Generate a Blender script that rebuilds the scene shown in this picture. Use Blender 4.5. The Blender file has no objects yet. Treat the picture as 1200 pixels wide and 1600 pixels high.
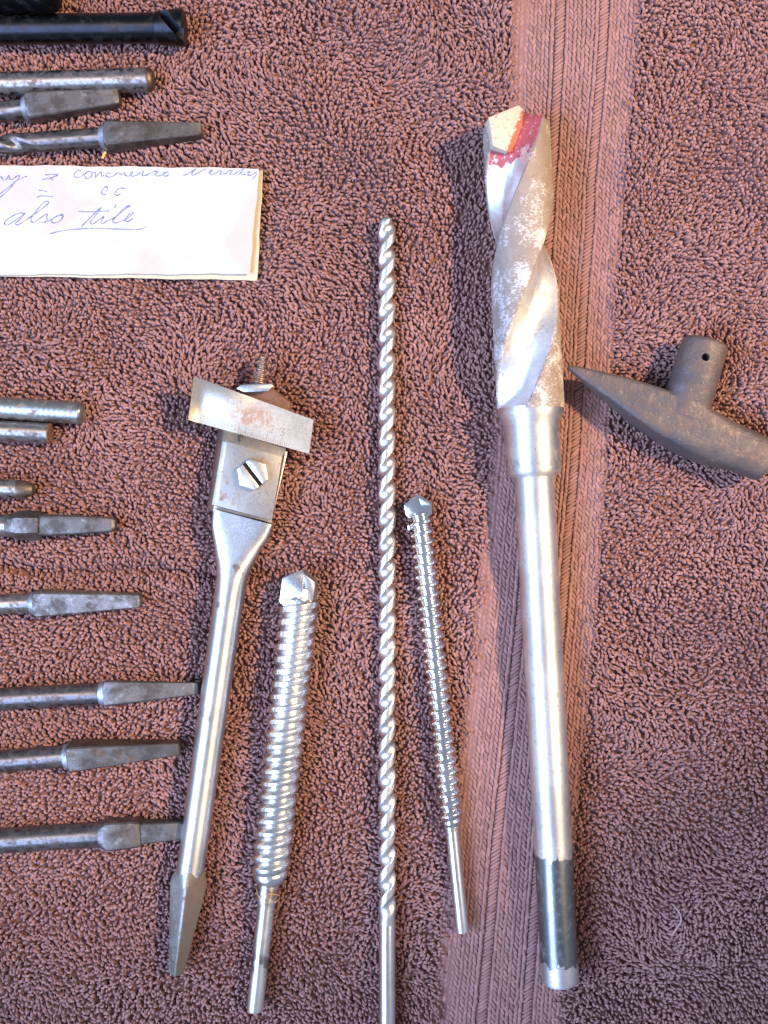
import bpy, bmesh, math
import numpy as np
from mathutils import Vector, Matrix

# ------------------------------------------------------------------ camera, light, exposure
S = 0.00022            # one photo pixel on the towel, in metres
D = 0.36               # camera height above the towel
sc = bpy.context.scene
col = sc.collection

cam_d = bpy.data.cameras.new('camera')
cam = bpy.data.objects.new('camera', cam_d); col.objects.link(cam)
cam.location = (0, 0, D)
cam_d.sensor_fit = 'VERTICAL'
cam_d.angle = 2 * math.atan(800 * S / D)
cam_d.clip_start = 0.01; cam_d.clip_end = 20
sc.camera = cam

world = bpy.data.worlds.new('World'); sc.world = world; world.use_nodes = True
bg = world.node_tree.nodes['Background']
bg.inputs[0].default_value = (0.62, 0.73, 1.0, 1); bg.inputs[1].default_value = 0.48

def aim(o, target):
    o.rotation_euler = (Vector(target) - o.location).to_track_quat('-Z', 'Y').to_euler()

lamp_d = bpy.data.lights.new('warm_lamp', 'SPOT')
lamp_d.energy = 114; lamp_d.color = (1.0, 0.71, 0.43)
lamp_d.spot_size = math.radians(23); lamp_d.spot_blend = 0.62; lamp_d.shadow_soft_size = 0.045
lamp = bpy.data.objects.new('warm_lamp', lamp_d); col.objects.link(lamp)
lamp.location = (0.80, 0.24, 0.95); aim(lamp, (-0.03, 0.080, 0))

win_d = bpy.data.lights.new('window_light', 'AREA')
win_d.shape = 'RECTANGLE'; win_d.size = 1.25; win_d.size_y = 0.5
win_d.energy = 50.0; win_d.color = (0.40, 0.57, 1.0)
win = bpy.data.objects.new('window_light', win_d); col.objects.link(win)
win.location = (-0.92, -0.34, 1.02); aim(win, (0, 0, 0))

sc.view_settings.view_transform = 'Standard'; sc.view_settings.look = 'None'
sc.view_settings.exposure = 0.0; sc.view_settings.gamma = 1.0

# ------------------------------------------------------------------ helpers
rng = np.random.default_rng(7)

def P(x, y, z=0.0):
    """world point seen at photo position (x, y), z metres above the towel"""
    k = (D - z) / D
    return Vector(((x - 600) * S * k, (800 - y) * S * k, z))

class Nodes:
    def __init__(s, name):
        s.m = bpy.data.materials.new(name); s.m.use_nodes = True
        s.t = s.m.node_tree; s.b = s.t.nodes['Principled BSDF']
        s.co = s.t.nodes.new('ShaderNodeTexCoord').outputs['Object']
    def n(s, t, **kw):
        nd = s.t.nodes.new(t)
        for k, v in kw.items(): setattr(nd, k, v)
        return nd
    def link(s, a, b): s.t.links.new(a, b)
    def put(s, sock, v):
        if isinstance(v, bpy.types.NodeSocket): s.link(v, sock)
        elif isinstance(v, (tuple, list)) and len(v) == 3 and sock.type == 'RGBA': sock.default_value = (*v, 1)
        else: sock.default_value = v
    def noise(s, scale, detail=3, rough=0.55, vec=None, stretch=None, dist=0.0):
        nd = s.n('ShaderNodeTexNoise'); nd.inputs['Scale'].default_value = scale
        nd.inputs['Detail'].default_value = detail; nd.inputs['Roughness'].default_value = rough
        nd.inputs['Distortion'].default_value = dist
        v = vec or s.co
        if stretch:
            mp = s.n('ShaderNodeMapping'); mp.inputs['Scale'].default_value = stretch
            s.link(v, mp.inputs['Vector']); v = mp.outputs[0]
        s.link(v, nd.inputs['Vector']); return nd.outputs['Fac']
    def ramp(s, f, lo, hi, a=0.0, b=1.0):
        nd = s.n('ShaderNodeMapRange', interpolation_type='SMOOTHSTEP')
        s.link(f, nd.inputs[0])
        for i, v in zip((1, 2, 3, 4), (lo, hi, a, b)): nd.inputs[i].default_value = v
        return nd.outputs[0]
    def mix(s, f, a, b):
        nd = s.n('ShaderNodeMix', data_type='RGBA')
        s.put(nd.inputs[0], f); s.put(nd.inputs[6], a); s.put(nd.inputs[7], b)
        return nd.outputs[2]
    def math(s, op, a, b=0.0, clamp=False):
        nd = s.n('ShaderNodeMath', operation=op, use_clamp=clamp)
        s.put(nd.inputs[0], a); s.put(nd.inputs[1], b); return nd.outputs[0]
    def xyz(s):
        nd = s.n('ShaderNodeSeparateXYZ'); s.link(s.co, nd.inputs[0]); return nd.outputs
    def bump(s, h, dist, strength=1.0):
        nd = s.n('ShaderNodeBump'); nd.inputs['Distance'].default_value = dist
        nd.inputs['Strength'].default_value = strength
        s.link(h, nd.inputs['Height']); s.link(nd.outputs[0], s.b.inputs['Normal'])
    def out(s, color, rough, metal=None, spec=None):
        s.put(s.b.inputs['Base Color'], color); s.put(s.b.inputs['Roughness'], rough)
        if metal is not None: s.put(s.b.inputs['Metallic'], metal)
        if spec is not None: s.put(s.b.inputs['Specular IOR Level'], spec)
        return s.m

def steel(name, base=(0.70, 0.69, 0.67), rough=0.24, stain=(0.16, 0.13, 0.11), stain_lo=0.60, stain_hi=0.72,
          stain_scale=260, stain_rough=0.6, stain_metal=0.3, rust=(0.20, 0.075, 0.03), rust_lo=0.72, rust_hi=0.80,
          bump=0.00005, brush=(1, 1, 1), extra=None, turned=0.0):
    m = Nodes(name)
    f = m.ramp(m.noise(stain_scale, 5, 0.65), stain_lo, stain_hi)
    big = m.ramp(m.noise(60, 3), 0.35, 0.65, 0.82, 1.06)
    fine = m.noise(2600, 3, 0.7, stretch=brush)
    r = m.ramp(m.noise(130, 4, 0.6), rust_lo, rust_hi)
    pit = m.ramp(m.noise(1000, 2), 0.705, 0.75)
    bm_ = m.n('ShaderNodeMix', data_type='RGBA', blend_type='MULTIPLY'); bm_.inputs[0].default_value = 1
    m.put(bm_.inputs[6], base); m.link(big, bm_.inputs[7])
    c = m.mix(f, bm_.outputs[2], stain)
    c = m.mix(m.math('MULTIPLY', r, 0.85), c, rust)
    c = m.mix(m.math('MULTIPLY', pit, 0.8), c, (0.05, 0.04, 0.035))
    rg = m.math('ADD', m.ramp(fine, 0.2, 0.8, rough * 0.72, rough * 1.3), m.math('MULTIPLY', f, stain_rough - rough))
    rg = m.math('ADD', rg, m.math('MULTIPLY', r, 0.3), clamp=True)
    mt = m.math('SUBTRACT', 1.0, m.math('MAXIMUM', m.math('MULTIPLY', f, 1 - stain_metal), m.math('MULTIPLY', r, 0.8)), clamp=True)
    if extra: c, rg, mt = extra(m, c, rg, mt)
    if turned:      # fine turning marks round the shank spread the highlight along it
        vt = m.n('ShaderNodeVectorTransform', vector_type='VECTOR', convert_from='OBJECT', convert_to='WORLD')
        vt.inputs[0].default_value = (1, 0, 0)
        m.link(vt.outputs[0], m.b.inputs['Tangent']); m.b.inputs['Anisotropic'].default_value = turned
    hb = m.math('ADD', m.math('MULTIPLY', fine, 0.5), m.math('MULTIPLY', m.noise(320, 4), 0.9))
    m.bump(hb, bump)
    return m.out(c, rg, mt)

def thing(name, label, cat, loc=(0, 0, 0), group=None, mat=None):
    o = bpy.data.objects.new(name, None); col.objects.link(o)
    o.empty_display_size = 0.01
    if mat is not None: o.matrix_world = mat
    else: o.location = loc
    o['label'] = label; o['category'] = cat
    if group: o['group'] = group
    return o

def mesh_obj(name, verts, faces, mat, parent=None, smooth=True, sharp=35, label=None):
    me = bpy.data.meshes.new(name)
    me.from_pydata([tuple(v) for v in verts], [], [tuple(f) for f in faces])
    me.update()
    b = bmesh.new(); b.from_mesh(me); bmesh.ops.recalc_face_normals(b, faces=b.faces); b.to_mesh(me); b.free()
    return finish(name, me, mat, parent, smooth, sharp, label)

def finish(name, me, mat, parent=None, smooth=True, sharp=35, label=None):
    if smooth:
        me.polygons.foreach_set('use_smooth', np.ones(len(me.polygons), dtype=bool))
        me.set_sharp_from_angle(angle=math.radians(sharp))
    me.materials.append(mat)
    o = bpy.data.objects.new(name, me); col.objects.link(o)
    if parent is not None: o.parent = parent
    if label: o['label'] = label
    return o

def loft(rings, cap0=True, cap1=True):
    n = len(rings[0]); v = []; f = []
    for r in rings: v += list(r)
    for i in range(len(rings) - 1):
        for j in range(n):
            f.append((i * n + j, i * n + (j + 1) % n, (i + 1) * n + (j + 1) % n, (i + 1) * n + j))
    if cap0: f.append(tuple(range(n))[::-1])
    if cap1: f.append(tuple(range((len(rings) - 1) * n, len(rings) * n)))
    return v, f

class Tool:
    """a tool lying along A -> B (photo pixels with the heights of its axis in pixels); local x runs along it"""
    def __init__(s, name, label, cat, A, zA, B, zB, group=None, roll=0.0):
        s.a = P(A[0], A[1], zA * S); s.bb = P(B[0], B[1], zB * S)
        d = s.bb - s.a; s.len = d.length
        x = d.normalized(); y = Vector((0, 0, 1)).cross(x).normalized(); z = x.cross(y)
        s.M = Matrix.Translation(s.a) @ Matrix((x, y, z)).transposed().to_4x4() @ Matrix.Rotation(math.radians(roll), 4, 'X')
        s.I = s.M.inverted()
        s.lpx = math.hypot(B[0] - A[0], B[1] - A[1])
        s.u = s.len / s.lpx                 # metres per photo pixel at the tool's height
        s.root = thing(name, label, cat, group=group, mat=s.M)
        s.A, s.B = A, B
    def t(s, px, py):                       # photo pixel -> position along the axis (in px)
        dx, dy = (s.B[0] - s.A[0]) / s.lpx, (s.B[1] - s.A[1]) / s.lpx
        return (px - s.A[0]) * dx + (py - s.A[1]) * dy
    def loc(s, px, py, z):                  # photo pixel at height z px -> local metres
        return s.I @ P(px, py, z * S)
    def ring(s, t, r, n=40, fn=None, oy=0.0, oz=0.0):
        out = []
        for j in range(n):
            a = 2 * math.pi * j / n
            rr = r * (fn(a, t) if fn else 1.0)
            out.append((t * s.u, (oy + rr * math.cos(a)) * s.u, (oz + rr * math.sin(a)) * s.u))
        return out
    def sup(s, t, ry, rz, p=2.0, rot=0.0, n=48, oy=0.0, oz=0.0):
        out = []; cr, sr = math.cos(rot), math.sin(rot)
        for j in range(n):
            a = 2 * math.pi * (j + 0.5) / n
            c, d = math.cos(a), math.sin(a)
            k = (abs(c) ** p + abs(d) ** p) ** (-1 / p)
            y, z = ry * c * k, rz * d * k
            out.append((t * s.u, (oy + y * cr - z * sr) * s.u, (oz + y * sr + z * cr) * s.u))
        return out
    def part(s, name, rings, mat, parent=None, sharp=35, cap0=True, cap1=True, label=None):
        v, f = loft(rings, cap0, cap1)
        return mesh_obj(name, v, f, mat, parent or s.root, True, sharp, label)
    def lathe(s, name, prof, mat, n=48, parent=None, sharp=35):
        return s.part(name, [s.ring(t, r, n) for t, r in prof], mat, parent, sharp)
    def footprint(s):
        return s.a, s.bb

def prism_mesh(top, bot, bevel=0.0, seg=2):
    """top and bottom: lists of local points, same count"""
    b = bmesh.new()
    vt = [b.verts.new(p) for p in top]; vb = [b.verts.new(p) for p in bot]
    n = len(top)
    b.faces.new(vt); b.faces.new(vb[::-1])
    for i in range(n): b.faces.new((vt[i], vb[i], vb[(i + 1) % n], vt[(i + 1) % n]))
    bmesh.ops.recalc_face_normals(b, faces=b.faces)
    if bevel:
        bmesh.ops.bevel(b, geom=list(b.edges), offset=bevel, segments=seg, profile=0.5, affect='EDGES', clamp_overlap=True)
    me = bpy.data.meshes.new('prism'); b.to_mesh(me); b.free()
    return me

def ribbon(paths, width, zfun, closed=False):
    """flat pen strokes: list of polylines of world XY -> verts, faces"""
    V = []; F = []
    for p in paths:
        p = np.array(p, float); n = len(p)
        d = np.gradient(p, axis=0); d /= np.linalg.norm(d, axis=1)[:, None] + 1e-12
        nr = np.stack([-d[:, 1], d[:, 0]], 1)
        w = width * (0.75 + 0.35 * np.sin(np.linspace(0, 9, n) + p[0, 0] * 3000))
        i0 = len(V)
        for q, m, ww in zip(p, nr, w):
            for sg in (-1, 1):
                a = q + m * sg * ww / 2; V.append((a[0], a[1], zfun(a[0], a[1])))
        for i in range(n - 1): F.append((i0 + 2 * i, i0 + 2 * i + 1, i0 + 2 * i + 3, i0 + 2 * i + 2))
    return V, F

def spline(pts, sub=6):
    pts = [np.array(p, float) for p in pts]
    if len(pts) < 3:
        return [pts[0] + (pts[-1] - pts[0]) * k / sub for k in range(sub + 1)]
    e = [2 * pts[0] - pts[1]] + pts + [2 * pts[-1] - pts[-2]]
    out = []
    for i in range(1, len(e) - 2):
        for k in range(sub):
            t = k / sub; a, b, c, d = e[i - 1:i + 3]
            out.append(0.5 * (2 * b + (c - a) * t + (2 * a - 5 * b + 4 * c - d) * t * t + (3 * b - a - 3 * c + d) * t ** 3))
    out.append(pts[-1]); return out

def tube(path, r, n=6, taper=True):
    path = [Vector(p) for p in path]; rings = []
    for i, p in enumerate(path):
        d = (path[min(i + 1, len(path) - 1)] - path[max(i - 1, 0)]).normalized()
        a = d.cross(Vector((0.13, 0.2, 1))).normalized(); b = d.cross(a)
        k = r * (min(1, 0.4 + min(i, len(path) - 1 - i) * 0.3) if taper else 1)
        rings.append([p + (a * math.cos(t) + b * math.sin(t)) * k for t in [2 * math.pi * j / n for j in range(n)]])
    return loft(rings)

def smoothnoise(x, y, cell, seed):
    """value noise on a lattice of `cell` px, vectorised, -1..1"""
    g = np.random.default_rng(seed).uniform(-1, 1, (96, 96))
    fx, fy = x / cell + 20.37, y / cell + 20.71
    ix, iy = np.floor(fx).astype(int), np.floor(fy).astype(int)
    tx, ty = fx - ix, fy - iy
    tx = tx * tx * (3 - 2 * tx); ty = ty * ty * (3 - 2 * ty)
    ix %= 95; iy %= 95
    return (g[iy, ix] * (1 - tx) * (1 - ty) + g[iy, ix + 1] * tx * (1 - ty) + g[iy + 1, ix] * (1 - tx) * ty + g[iy + 1, ix + 1] * tx * ty)

# ------------------------------------------------------------------ the towel
LY = [-500, 0, 300, 700, 1000, 1300, 1600, 2100]
LX = [850, 808, 800, 775, 745, 712, 684, 640]
RX = [1040, 992, 968, 942, 920, 892, 872, 830]
def band_l(y): return np.interp(y, LY, LX)
def band_r(y): return np.interp(y, LY, RX)

def towel_h(x, y):
    """height of the pile in px above the mean (photo px coordinates)"""
    x = np.asarray(x, float); y = np.asarray(y, float)
    h = 13.0 * smoothnoise(x, y, 240, 1) + 8.5 * smoothnoise(x, y * 1.35 + 0.3 * x, 105, 2) + 2.2 * smoothnoise(x, y, 45, 12)
    wob = 40 * smoothnoise(x, y, 150, 21)
    h += np.clip((x - 960) / 70, 0, 1) * 8 * np.sin((y + 0.45 * (x - 1000) + wob) / 36.)           # soft rumples right of the band
    h += np.clip((x - 400) / 80, 0, 1) * np.clip((790 - x) / 80, 0, 1) * np.clip((640 - y) / 120, 0, 1) * 7 * np.sin((np.hypot(x - 380, y - 420) + wob) / 34.)
    near = np.full(np.shape(h), 1e9)                                      # the cloth lies flatter where tools weigh on it
    for a, b, ra, rb in PRESS:
        ax, ay, bx, by = a[0] / S + 600, 800 - a[1] / S, b[0] / S + 600, 800 - b[1] / S
        dx, dy = bx - ax, by - ay
        t = np.clip(((x - ax) * dx + (y - ay) * dy) / (dx * dx + dy * dy), 0, 1)
        near = np.minimum(near, np.hypot(x - ax - t * dx, y - ay - t * dy))
    h = h * (0.28 + 0.72 * np.clip((near - 15) / 85, 0, 1))
    yc = 884 + 12 * np.sin(x / 170.) + 6 * np.sin(x / 47.)             # pressed fold line across the left half
    w = np.clip((640 - x) / 160, 0, 1)
    h += w * (-16 * np.exp(-((y - yc) / 8.0) ** 2) + 6 * np.exp(-((y - yc + 26) / 20.0) ** 2) + 3 * np.exp(-((y - yc - 26) / 18.0) ** 2))
    yd = 548 + 10 * np.sin(x / 130.)
    w2 = np.clip((560 - x) / 200, 0, 1)
    h += w2 * (-4.0 * np.exp(-((y - yd) / 10.0) ** 2))
    e1 = x - band_l(y); e2 = x - band_r(y)
    h += 3.5 * np.exp(-((e1 + 22) / 24.0) ** 2) + 3.5 * np.exp(-((e2 - 22) / 24.0) ** 2)
    yb = 1395 + 0.06 * (x - 900)                                         # soft waves in the lower right corner
    h += np.clip((x - 880) / 120, 0, 1) * (5 * np.sin((y - yb) / 34.) * np.clip((y - 1240) / 120, 0, 1))
    return h

PRESS = []     # (a, b, ra, rb): tools that push the pile down

def build_towel():
    root = thing('towel', 'brown terry towel with a woven ribbed band, spread under all the tools', 'towel', (0, 0, -0.0034))
    # --- materials
    m = Nodes('terry_yarn')
    at = m.n('ShaderNodeAttribute', attribute_name='tone').outputs['Fac']
    big = m.noise(45, 3)
    c = m.mix(at, (0.275, 0.138, 0.122), (0.52, 0.280, 0.242))
    c = m.mix(m.ramp(big, 0.35, 0.7, 0.0, 0.35), c, (0.44, 0.22, 0.18))
    m.bump(m.noise(5200, 2, stretch=(1, 1, 1)), 0.00012, 0.8)
    yarn = m.out(c, 0.85, 0.0, 0.25)
    m.b.inputs['Sheen Weight'].default_value = 0.25; m.b.inputs['Sheen Roughness'].default_value = 0.5
    m.b.inputs['Sheen Tint'].default_value = (0.9, 0.75, 0.7, 1)
    tr = m.n('ShaderNodeBsdfTranslucent'); m.link(c, tr.inputs[0])
    ms = m.n('ShaderNodeMixShader'); ms.inputs[0].default_value = 0.25
    m.link(m.b.outputs[0], ms.inputs[1]); m.link(tr.outputs[0], ms.inputs[2])
    m.link(ms.outputs[0], m.t.nodes['Material Output'].inputs[0])
    m = Nodes('band_yarn')
    at = m.n('ShaderNodeAttribute', attribute_name='tone').outputs['Fac']
    c = m.mix(at, (0.222, 0.108, 0.091), (0.365, 0.187, 0.158))
    m.bump(m.noise(4200, 2), 0.00010, 0.8)
    byarn = m.out(c, 0.75, 0.0, 0.3)
    m.b.inputs['Sheen Weight'].default_value = 0.15
    m = Nodes('towel_ground')
    c = m.mix(m.noise(900, 3), (0.16, 0.075, 0.062), (0.24, 0.115, 0.09))
    ground = m.out(c, 0.95, 0.0, 0.1)
    # --- backing cloth
    gx = np.linspace(-420, 1620, 200); gy = np.linspace(-420, 2020, 300)
    X, Y = np.meshgrid(gx, gy); H = towel_h(X, Y) + 4.5
    v = [((x - 600) * S, (800 - y) * S, h * S) for x, y, h in zip(X.ravel(), Y.ravel(), H.ravel())]
    nx = len(gx)
    f = [(j * nx + i, j * nx + i + 1, (j + 1) * nx + i + 1, (j + 1) * nx + i) for j in range(len(gy) - 1) for i in range(nx - 1)]
    mesh_obj('backing_cloth', v, f, ground, root)
    zr = 0.0034
    # --- terry loops
    pitch = 6.2
    xs = np.arange(-95, 1300, pitch); ys = np.arange(-95, 1700, pitch * 0.96)
    X, Y = np.meshgrid(xs, ys)
    X = X + (np.arange(len(ys)) % 2)[:, None] * pitch * 0.5
    X = X.ravel() + rng.normal(0, 1.5, X.size); Y = Y.ravel() + rng.normal(0, 1.5, Y.size)
    edge = rng.normal(0, 4.5, X.size) + 6 * smoothnoise(X, Y, 40, 9)
    keep = (X < band_l(Y) - 1 + edge) | (X > band_r(Y) + 1 + edge)
    X, Y = X[keep], Y[keep]; N = len(X)
    ang = 2.6 * smoothnoise(X, Y, 130, 3) + 0.9 * smoothnoise(X, Y, 45, 4) + rng.normal(0, 0.45, N) + 1.1
    # beside the crease the loops part to both sides
    dyc = Y - (884 + 12 * np.sin(X / 170.) + 6 * np.sin(X / 47.))
    wc = np.exp(-(dyc / 22.0) ** 2) * np.clip((640 - X) / 160, 0, 1)
    ang = np.where(wc > 0.3, np.where(dyc < 0, 1.9, -1.3) + rng.normal(0, 0.45, N), ang)
    lie = np.clip(0.68 + 0.55 * smoothnoise(X, Y, 105, 5) + rng.normal(0, 0.24, N), 0.10, 1.35)
    size = np.clip(0.86 + rng.normal(0, 0.16, N), 0.5, 1.35)
    h = towel_h(X, Y) + rng.normal(0, 1.3, N)
    wx, wy, wz = (X - 600) * S, (800 - Y) * S, h * S
    # pile pressed under tools
    for a, b, ra, rb in PRESS:
        ax, ay, az = a; bx, by, bz = b
        dx, dy = bx - ax, by - ay; L2 = dx * dx + dy * dy
        t = np.clip(((wx - ax) * dx + (wy - ay) * dy) / L2, 0, 1)
        d = np.hypot(wx - ax - t * dx, wy - ay - t * dy)
        r = ra + (rb - ra) * t; z = az + (bz - az) * t
        inside = d < r
        ceil = z - np.sqrt(np.maximum(r * r - d * d, 0)) - 0.0001
        wz = np.where(inside, np.minimum(wz, ceil), wz)
        near = (~inside) & (d < r + 0.0012)
        wz = np.where(near, np.minimum(wz, z + 0.0001), wz)
    under = (X < 414) & (Y > 256) & (Y < 442)                              # pile flattened by the note
    wz = np.where(under, np.minimum(wz, 1.5 * S), wz)
    prof = np.array([(-0.52, -1.75), (-0.52, -0.78), (-0.28, -0.16), (0.18, 0.0), (0.62, -0.34), (0.74, -1.70)])
    rad = np.array([0.36, 0.42, 0.48, 0.50, 0.47, 0.38])
    K, Q = len(prof), 5
    t = prof[:, 0][None, :] * (0.26 + 0.74 * lie)[:, None] * size[:, None] + (prof[:, 1][None, :] + 1.2) * (0.42 * lie)[:, None]
    z = (prof[:, 1] - 0.52)[None, :] * size[:, None] * (1.0 - 0.12 * lie)[:, None]
    side = (np.sin(np.linspace(0, math.pi * 1.2, K))[None, :]) * rng.normal(0, 0.28, N)[:, None]
    R = rad[None, :] * size[:, None] * (0.92 + 0.16 * rng.random(N))[:, None]
    ca, sa = np.cos(ang)[:, None], np.sin(ang)[:, None]
    cx = (t * ca - side * sa) * 1e-3; cy = (t * sa + side * ca) * 1e-3; cz = z * 1e-3
    C = np.stack([cx, cy, cz], -1)                                     # N,K,3
    T = np.gradient(C, axis=1); T /= np.linalg.norm(T, axis=2)[:, :, None] + 1e-12
    Bv = np.stack([-np.broadcast_to(sa, cx.shape), np.broadcast_to(ca, cx.shape), np.zeros_like(cx)], -1)
    Nv = np.cross(T, Bv); Nv /= np.linalg.norm(Nv, axis=2)[:, :, None] + 1e-12
    Bv = np.cross(Nv, T)
    q = np.arange(Q) * 2 * math.pi / Q
    V = (C[:, :, None, :] + (Nv[:, :, None, :] * np.cos(q)[None, None, :, None] + Bv[:, :, None, :] * np.sin(q)[None, None, :, None]) * (R * 1e-3)[:, :, None, None])
    V += np.stack([wx, wy, wz + zr], -1)[:, None, None, :]
    idx = np.arange(K * Q).reshape(K, Q)
    quad = np.stack([idx[:-1], np.roll(idx, -1, 1)[:-1], np.roll(idx, -1, 1)[1:], idx[1:]], -1).reshape(-1, 4)
    F = (np.arange(N)[:, None, None] * (K * Q) + quad[None]).reshape(-1, 4)
    tone = np.clip(0.5 + 0.22 * rng.normal(size=N) + 0.18 * smoothnoise(X, Y, 120, 8), 0, 1)
    big_mesh('terry_pile', V.reshape(-1, 3), F, yarn, root, np.repeat(tone, K * Q))
    # --- woven band: stitches of yarn
    st = []   # x, y, z, angle (from photo 'down'), half length, half width, tone
    def column(u0, u1, n, slant, pit, hl, hw, z, alt=True, jit=0.5):
        for i in range(n):
            u = u0 + (u1 - u0) * (i + 0.5) / n
            ys = np.arange(-110 + (i % 2) * pit * 0.35, 1710, pit)
            x = band_l(ys) + (band_r(ys) - band_l(ys)) * u + rng.normal(0, jit, len(ys))
            y = ys + rng.normal(0, jit, len(ys))
            sl = slant * (1 if (i % 2 == 0 or not alt) else -1) + rng.normal(0, 0.07, len(ys))
            tn = np.clip(0.5 + rng.normal(0, 0.2, len(ys)), 0, 1)
            for k in range(len(ys)): st.append((x[k], y[k], z + rng.normal(0, 0.35), sl[k], hl, hw, tn[k]))
    #        u0     u1    n  slant  pitch hl   hw   z(px)
    column(-0.02, 0.11, 3, 0.30, 8.5, 5.6, 3.4, -6.5)
    column(0.105, 0.285, 5, 0.36, 8.6, 6.2, 2.9, -5.0)
    column(0.285, 0.325, 1, 0.05, 6.0, 5.5, 3.4, -3.5)
    column(0.325, 0.415, 1, -0.95, 6.0, 9.0, 2.7, -3.0, False, 0.3)
    column(0.415, 0.450, 1, 0.05, 6.0, 5.5, 3.2, -4.2)
    column(0.445, 0.665, 6, 0.38, 8.6, 6.4, 3.0, -4.6)
    column(0.665, 0.700, 1, 0.05, 6.0, 5.5, 3.3, -3.6)
    column(0.695, 0.785, 1, -0.95, 6.0, 9.0, 2.7, -3.0, False, 0.3)
    column(0.785, 0.820, 1, 0.05, 6.0, 5.5, 3.2, -4.2)
    column(0.815, 1.02, 6, 0.36, 8.6, 6.2, 3.0, -5.0)
    st = np.array(st); N = len(st)
    nr, ns = 5, 7
    th = np.linspace(0.12, math.pi - 0.12, nr); ph = np.arange(ns) * 2 * math.pi / ns
    tmpl = np.array([[-math.cos(a), math.sin(a) ** 0.8 * math.cos(b), math.sin(a) ** 0.8 * math.sin(b)] for a in th for b in ph])
    x, y, z, sl, hl, hw, tn = st.T
    hh = towel_h(x, y) + z
    lx = tmpl[None, :, 0] * hl[:, None]; ly = tmpl[None, :, 1] * hw[:, None]; lz = tmpl[None, :, 2] * hw[:, None] * 0.6
    # long axis runs down the picture, slanted
    dxp = np.sin(sl); dyp = np.cos(sl)
    px = x[:, None] + lx * dxp[:, None] + ly * dyp[:, None]
    py = y[:, None] + lx * dyp[:, None] - ly * dxp[:, None]
    wz_ = (hh[:, None] + lz) * S
    V = np.stack([(px - 600) * S, (800 - py) * S, wz_ + zr], -1)
    idx = np.arange(nr * ns).reshape(nr, ns)
    quad = np.stack([idx[:-1], np.roll(idx, -1, 1)[:-1], np.roll(idx, -1, 1)[1:], idx[1:]], -1).reshape(-1, 4)
    F = (np.arange(N)[:, None, None] * (nr * ns) + quad[None]).reshape(-1, 4)
    big_mesh('woven_band', V.reshape(-1, 3), F, byarn, root, np.repeat(tn, nr * ns))
    # --- ground under the band, just below the stitches
    ys = np.linspace(-110, 1710, 160); us = np.linspace(-0.05, 1.05, 14); v = []; f = []
    for yy in ys:
        for u in us:
            xx = float(band_l(yy) + (band_r(yy) - band_l(yy)) * u)
            v.append(((xx - 600) * S, (800 - yy) * S, (float(towel_h(xx, yy)) - 5.6) * S + zr))
    n = len(us)
    f = [(j * n + i, j * n + i + 1, (j + 1) * n + i + 1, (j + 1) * n + i) for j in range(len(ys) - 1) for i in range(n - 1)]
    mesh_obj('band_cloth', v, f, byarn, root)
    # --- lint and loose threads
    m = Nodes('pale_lint'); lint = m.out((0.42, 0.26, 0.23), 0.9)
    for pts, r in [([(240, 672), (258, 678), (268, 688), (274, 700)], 0.55), ([(296, 684), (291, 694), (289, 706)], 0.5),
                   ([(1022, 682), (1030, 678), (1033, 690), (1026, 688), (1035, 684)], 1.1),
                   ([(1048, 1408), (1058, 1422), (1060, 1434), (1054, 1446), (1047, 1460)], 1.4), ([(1112, 1400), (1118, 1408), (1127, 1424)], 1.1),
                   ([(404, 178), (407, 184), (403, 190)], 0.7), ([(236, 1296), (226, 1310), (214, 1322)], 1.6)]:
        p = [((q[0] - 600) * S, (800 - q[1]) * S, (float(towel_h(q[0], q[1])) + 2.6) * S + zr) for q in spline(pts, 5)]
        vv, ff = tube(p, r * S); mesh_obj('loose_thread', vv, ff, lint, root)

def big_mesh(name, V, F, mat, parent, tone):
    me = bpy.data.meshes.new(name)
    me.vertices.add(len(V)); me.vertices.foreach_set('co', V.astype(np.float32).ravel())
    me.loops.add(F.size); me.loops.foreach_set('vertex_index', F.astype(np.int32).ravel())
    me.polygons.add(len(F)); me.polygons.foreach_set('loop_start', (np.arange(len(F)) * 4).astype(np.int32))
    me.polygons.foreach_set('use_smooth', np.ones(len(F), dtype=bool))
    me.update(calc_edges=True)
    a = me.attributes.new('tone', 'FLOAT', 'POINT'); a.data.foreach_set('value', tone.astype(np.float32))
    me.materials.append(mat)
    o = bpy.data.objects.new(name, me); col.objects.link(o); o.parent = parent; o['kind'] = 'stuff'
    return o

def press(T, ra, rb, t0=0.0, t1=1.0):
    a = T.a.lerp(T.bb, t0); b = T.a.lerp(T.bb, t1)
    PRESS.append((tuple(a), tuple(b), ra * T.u, rb * T.u))

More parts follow.
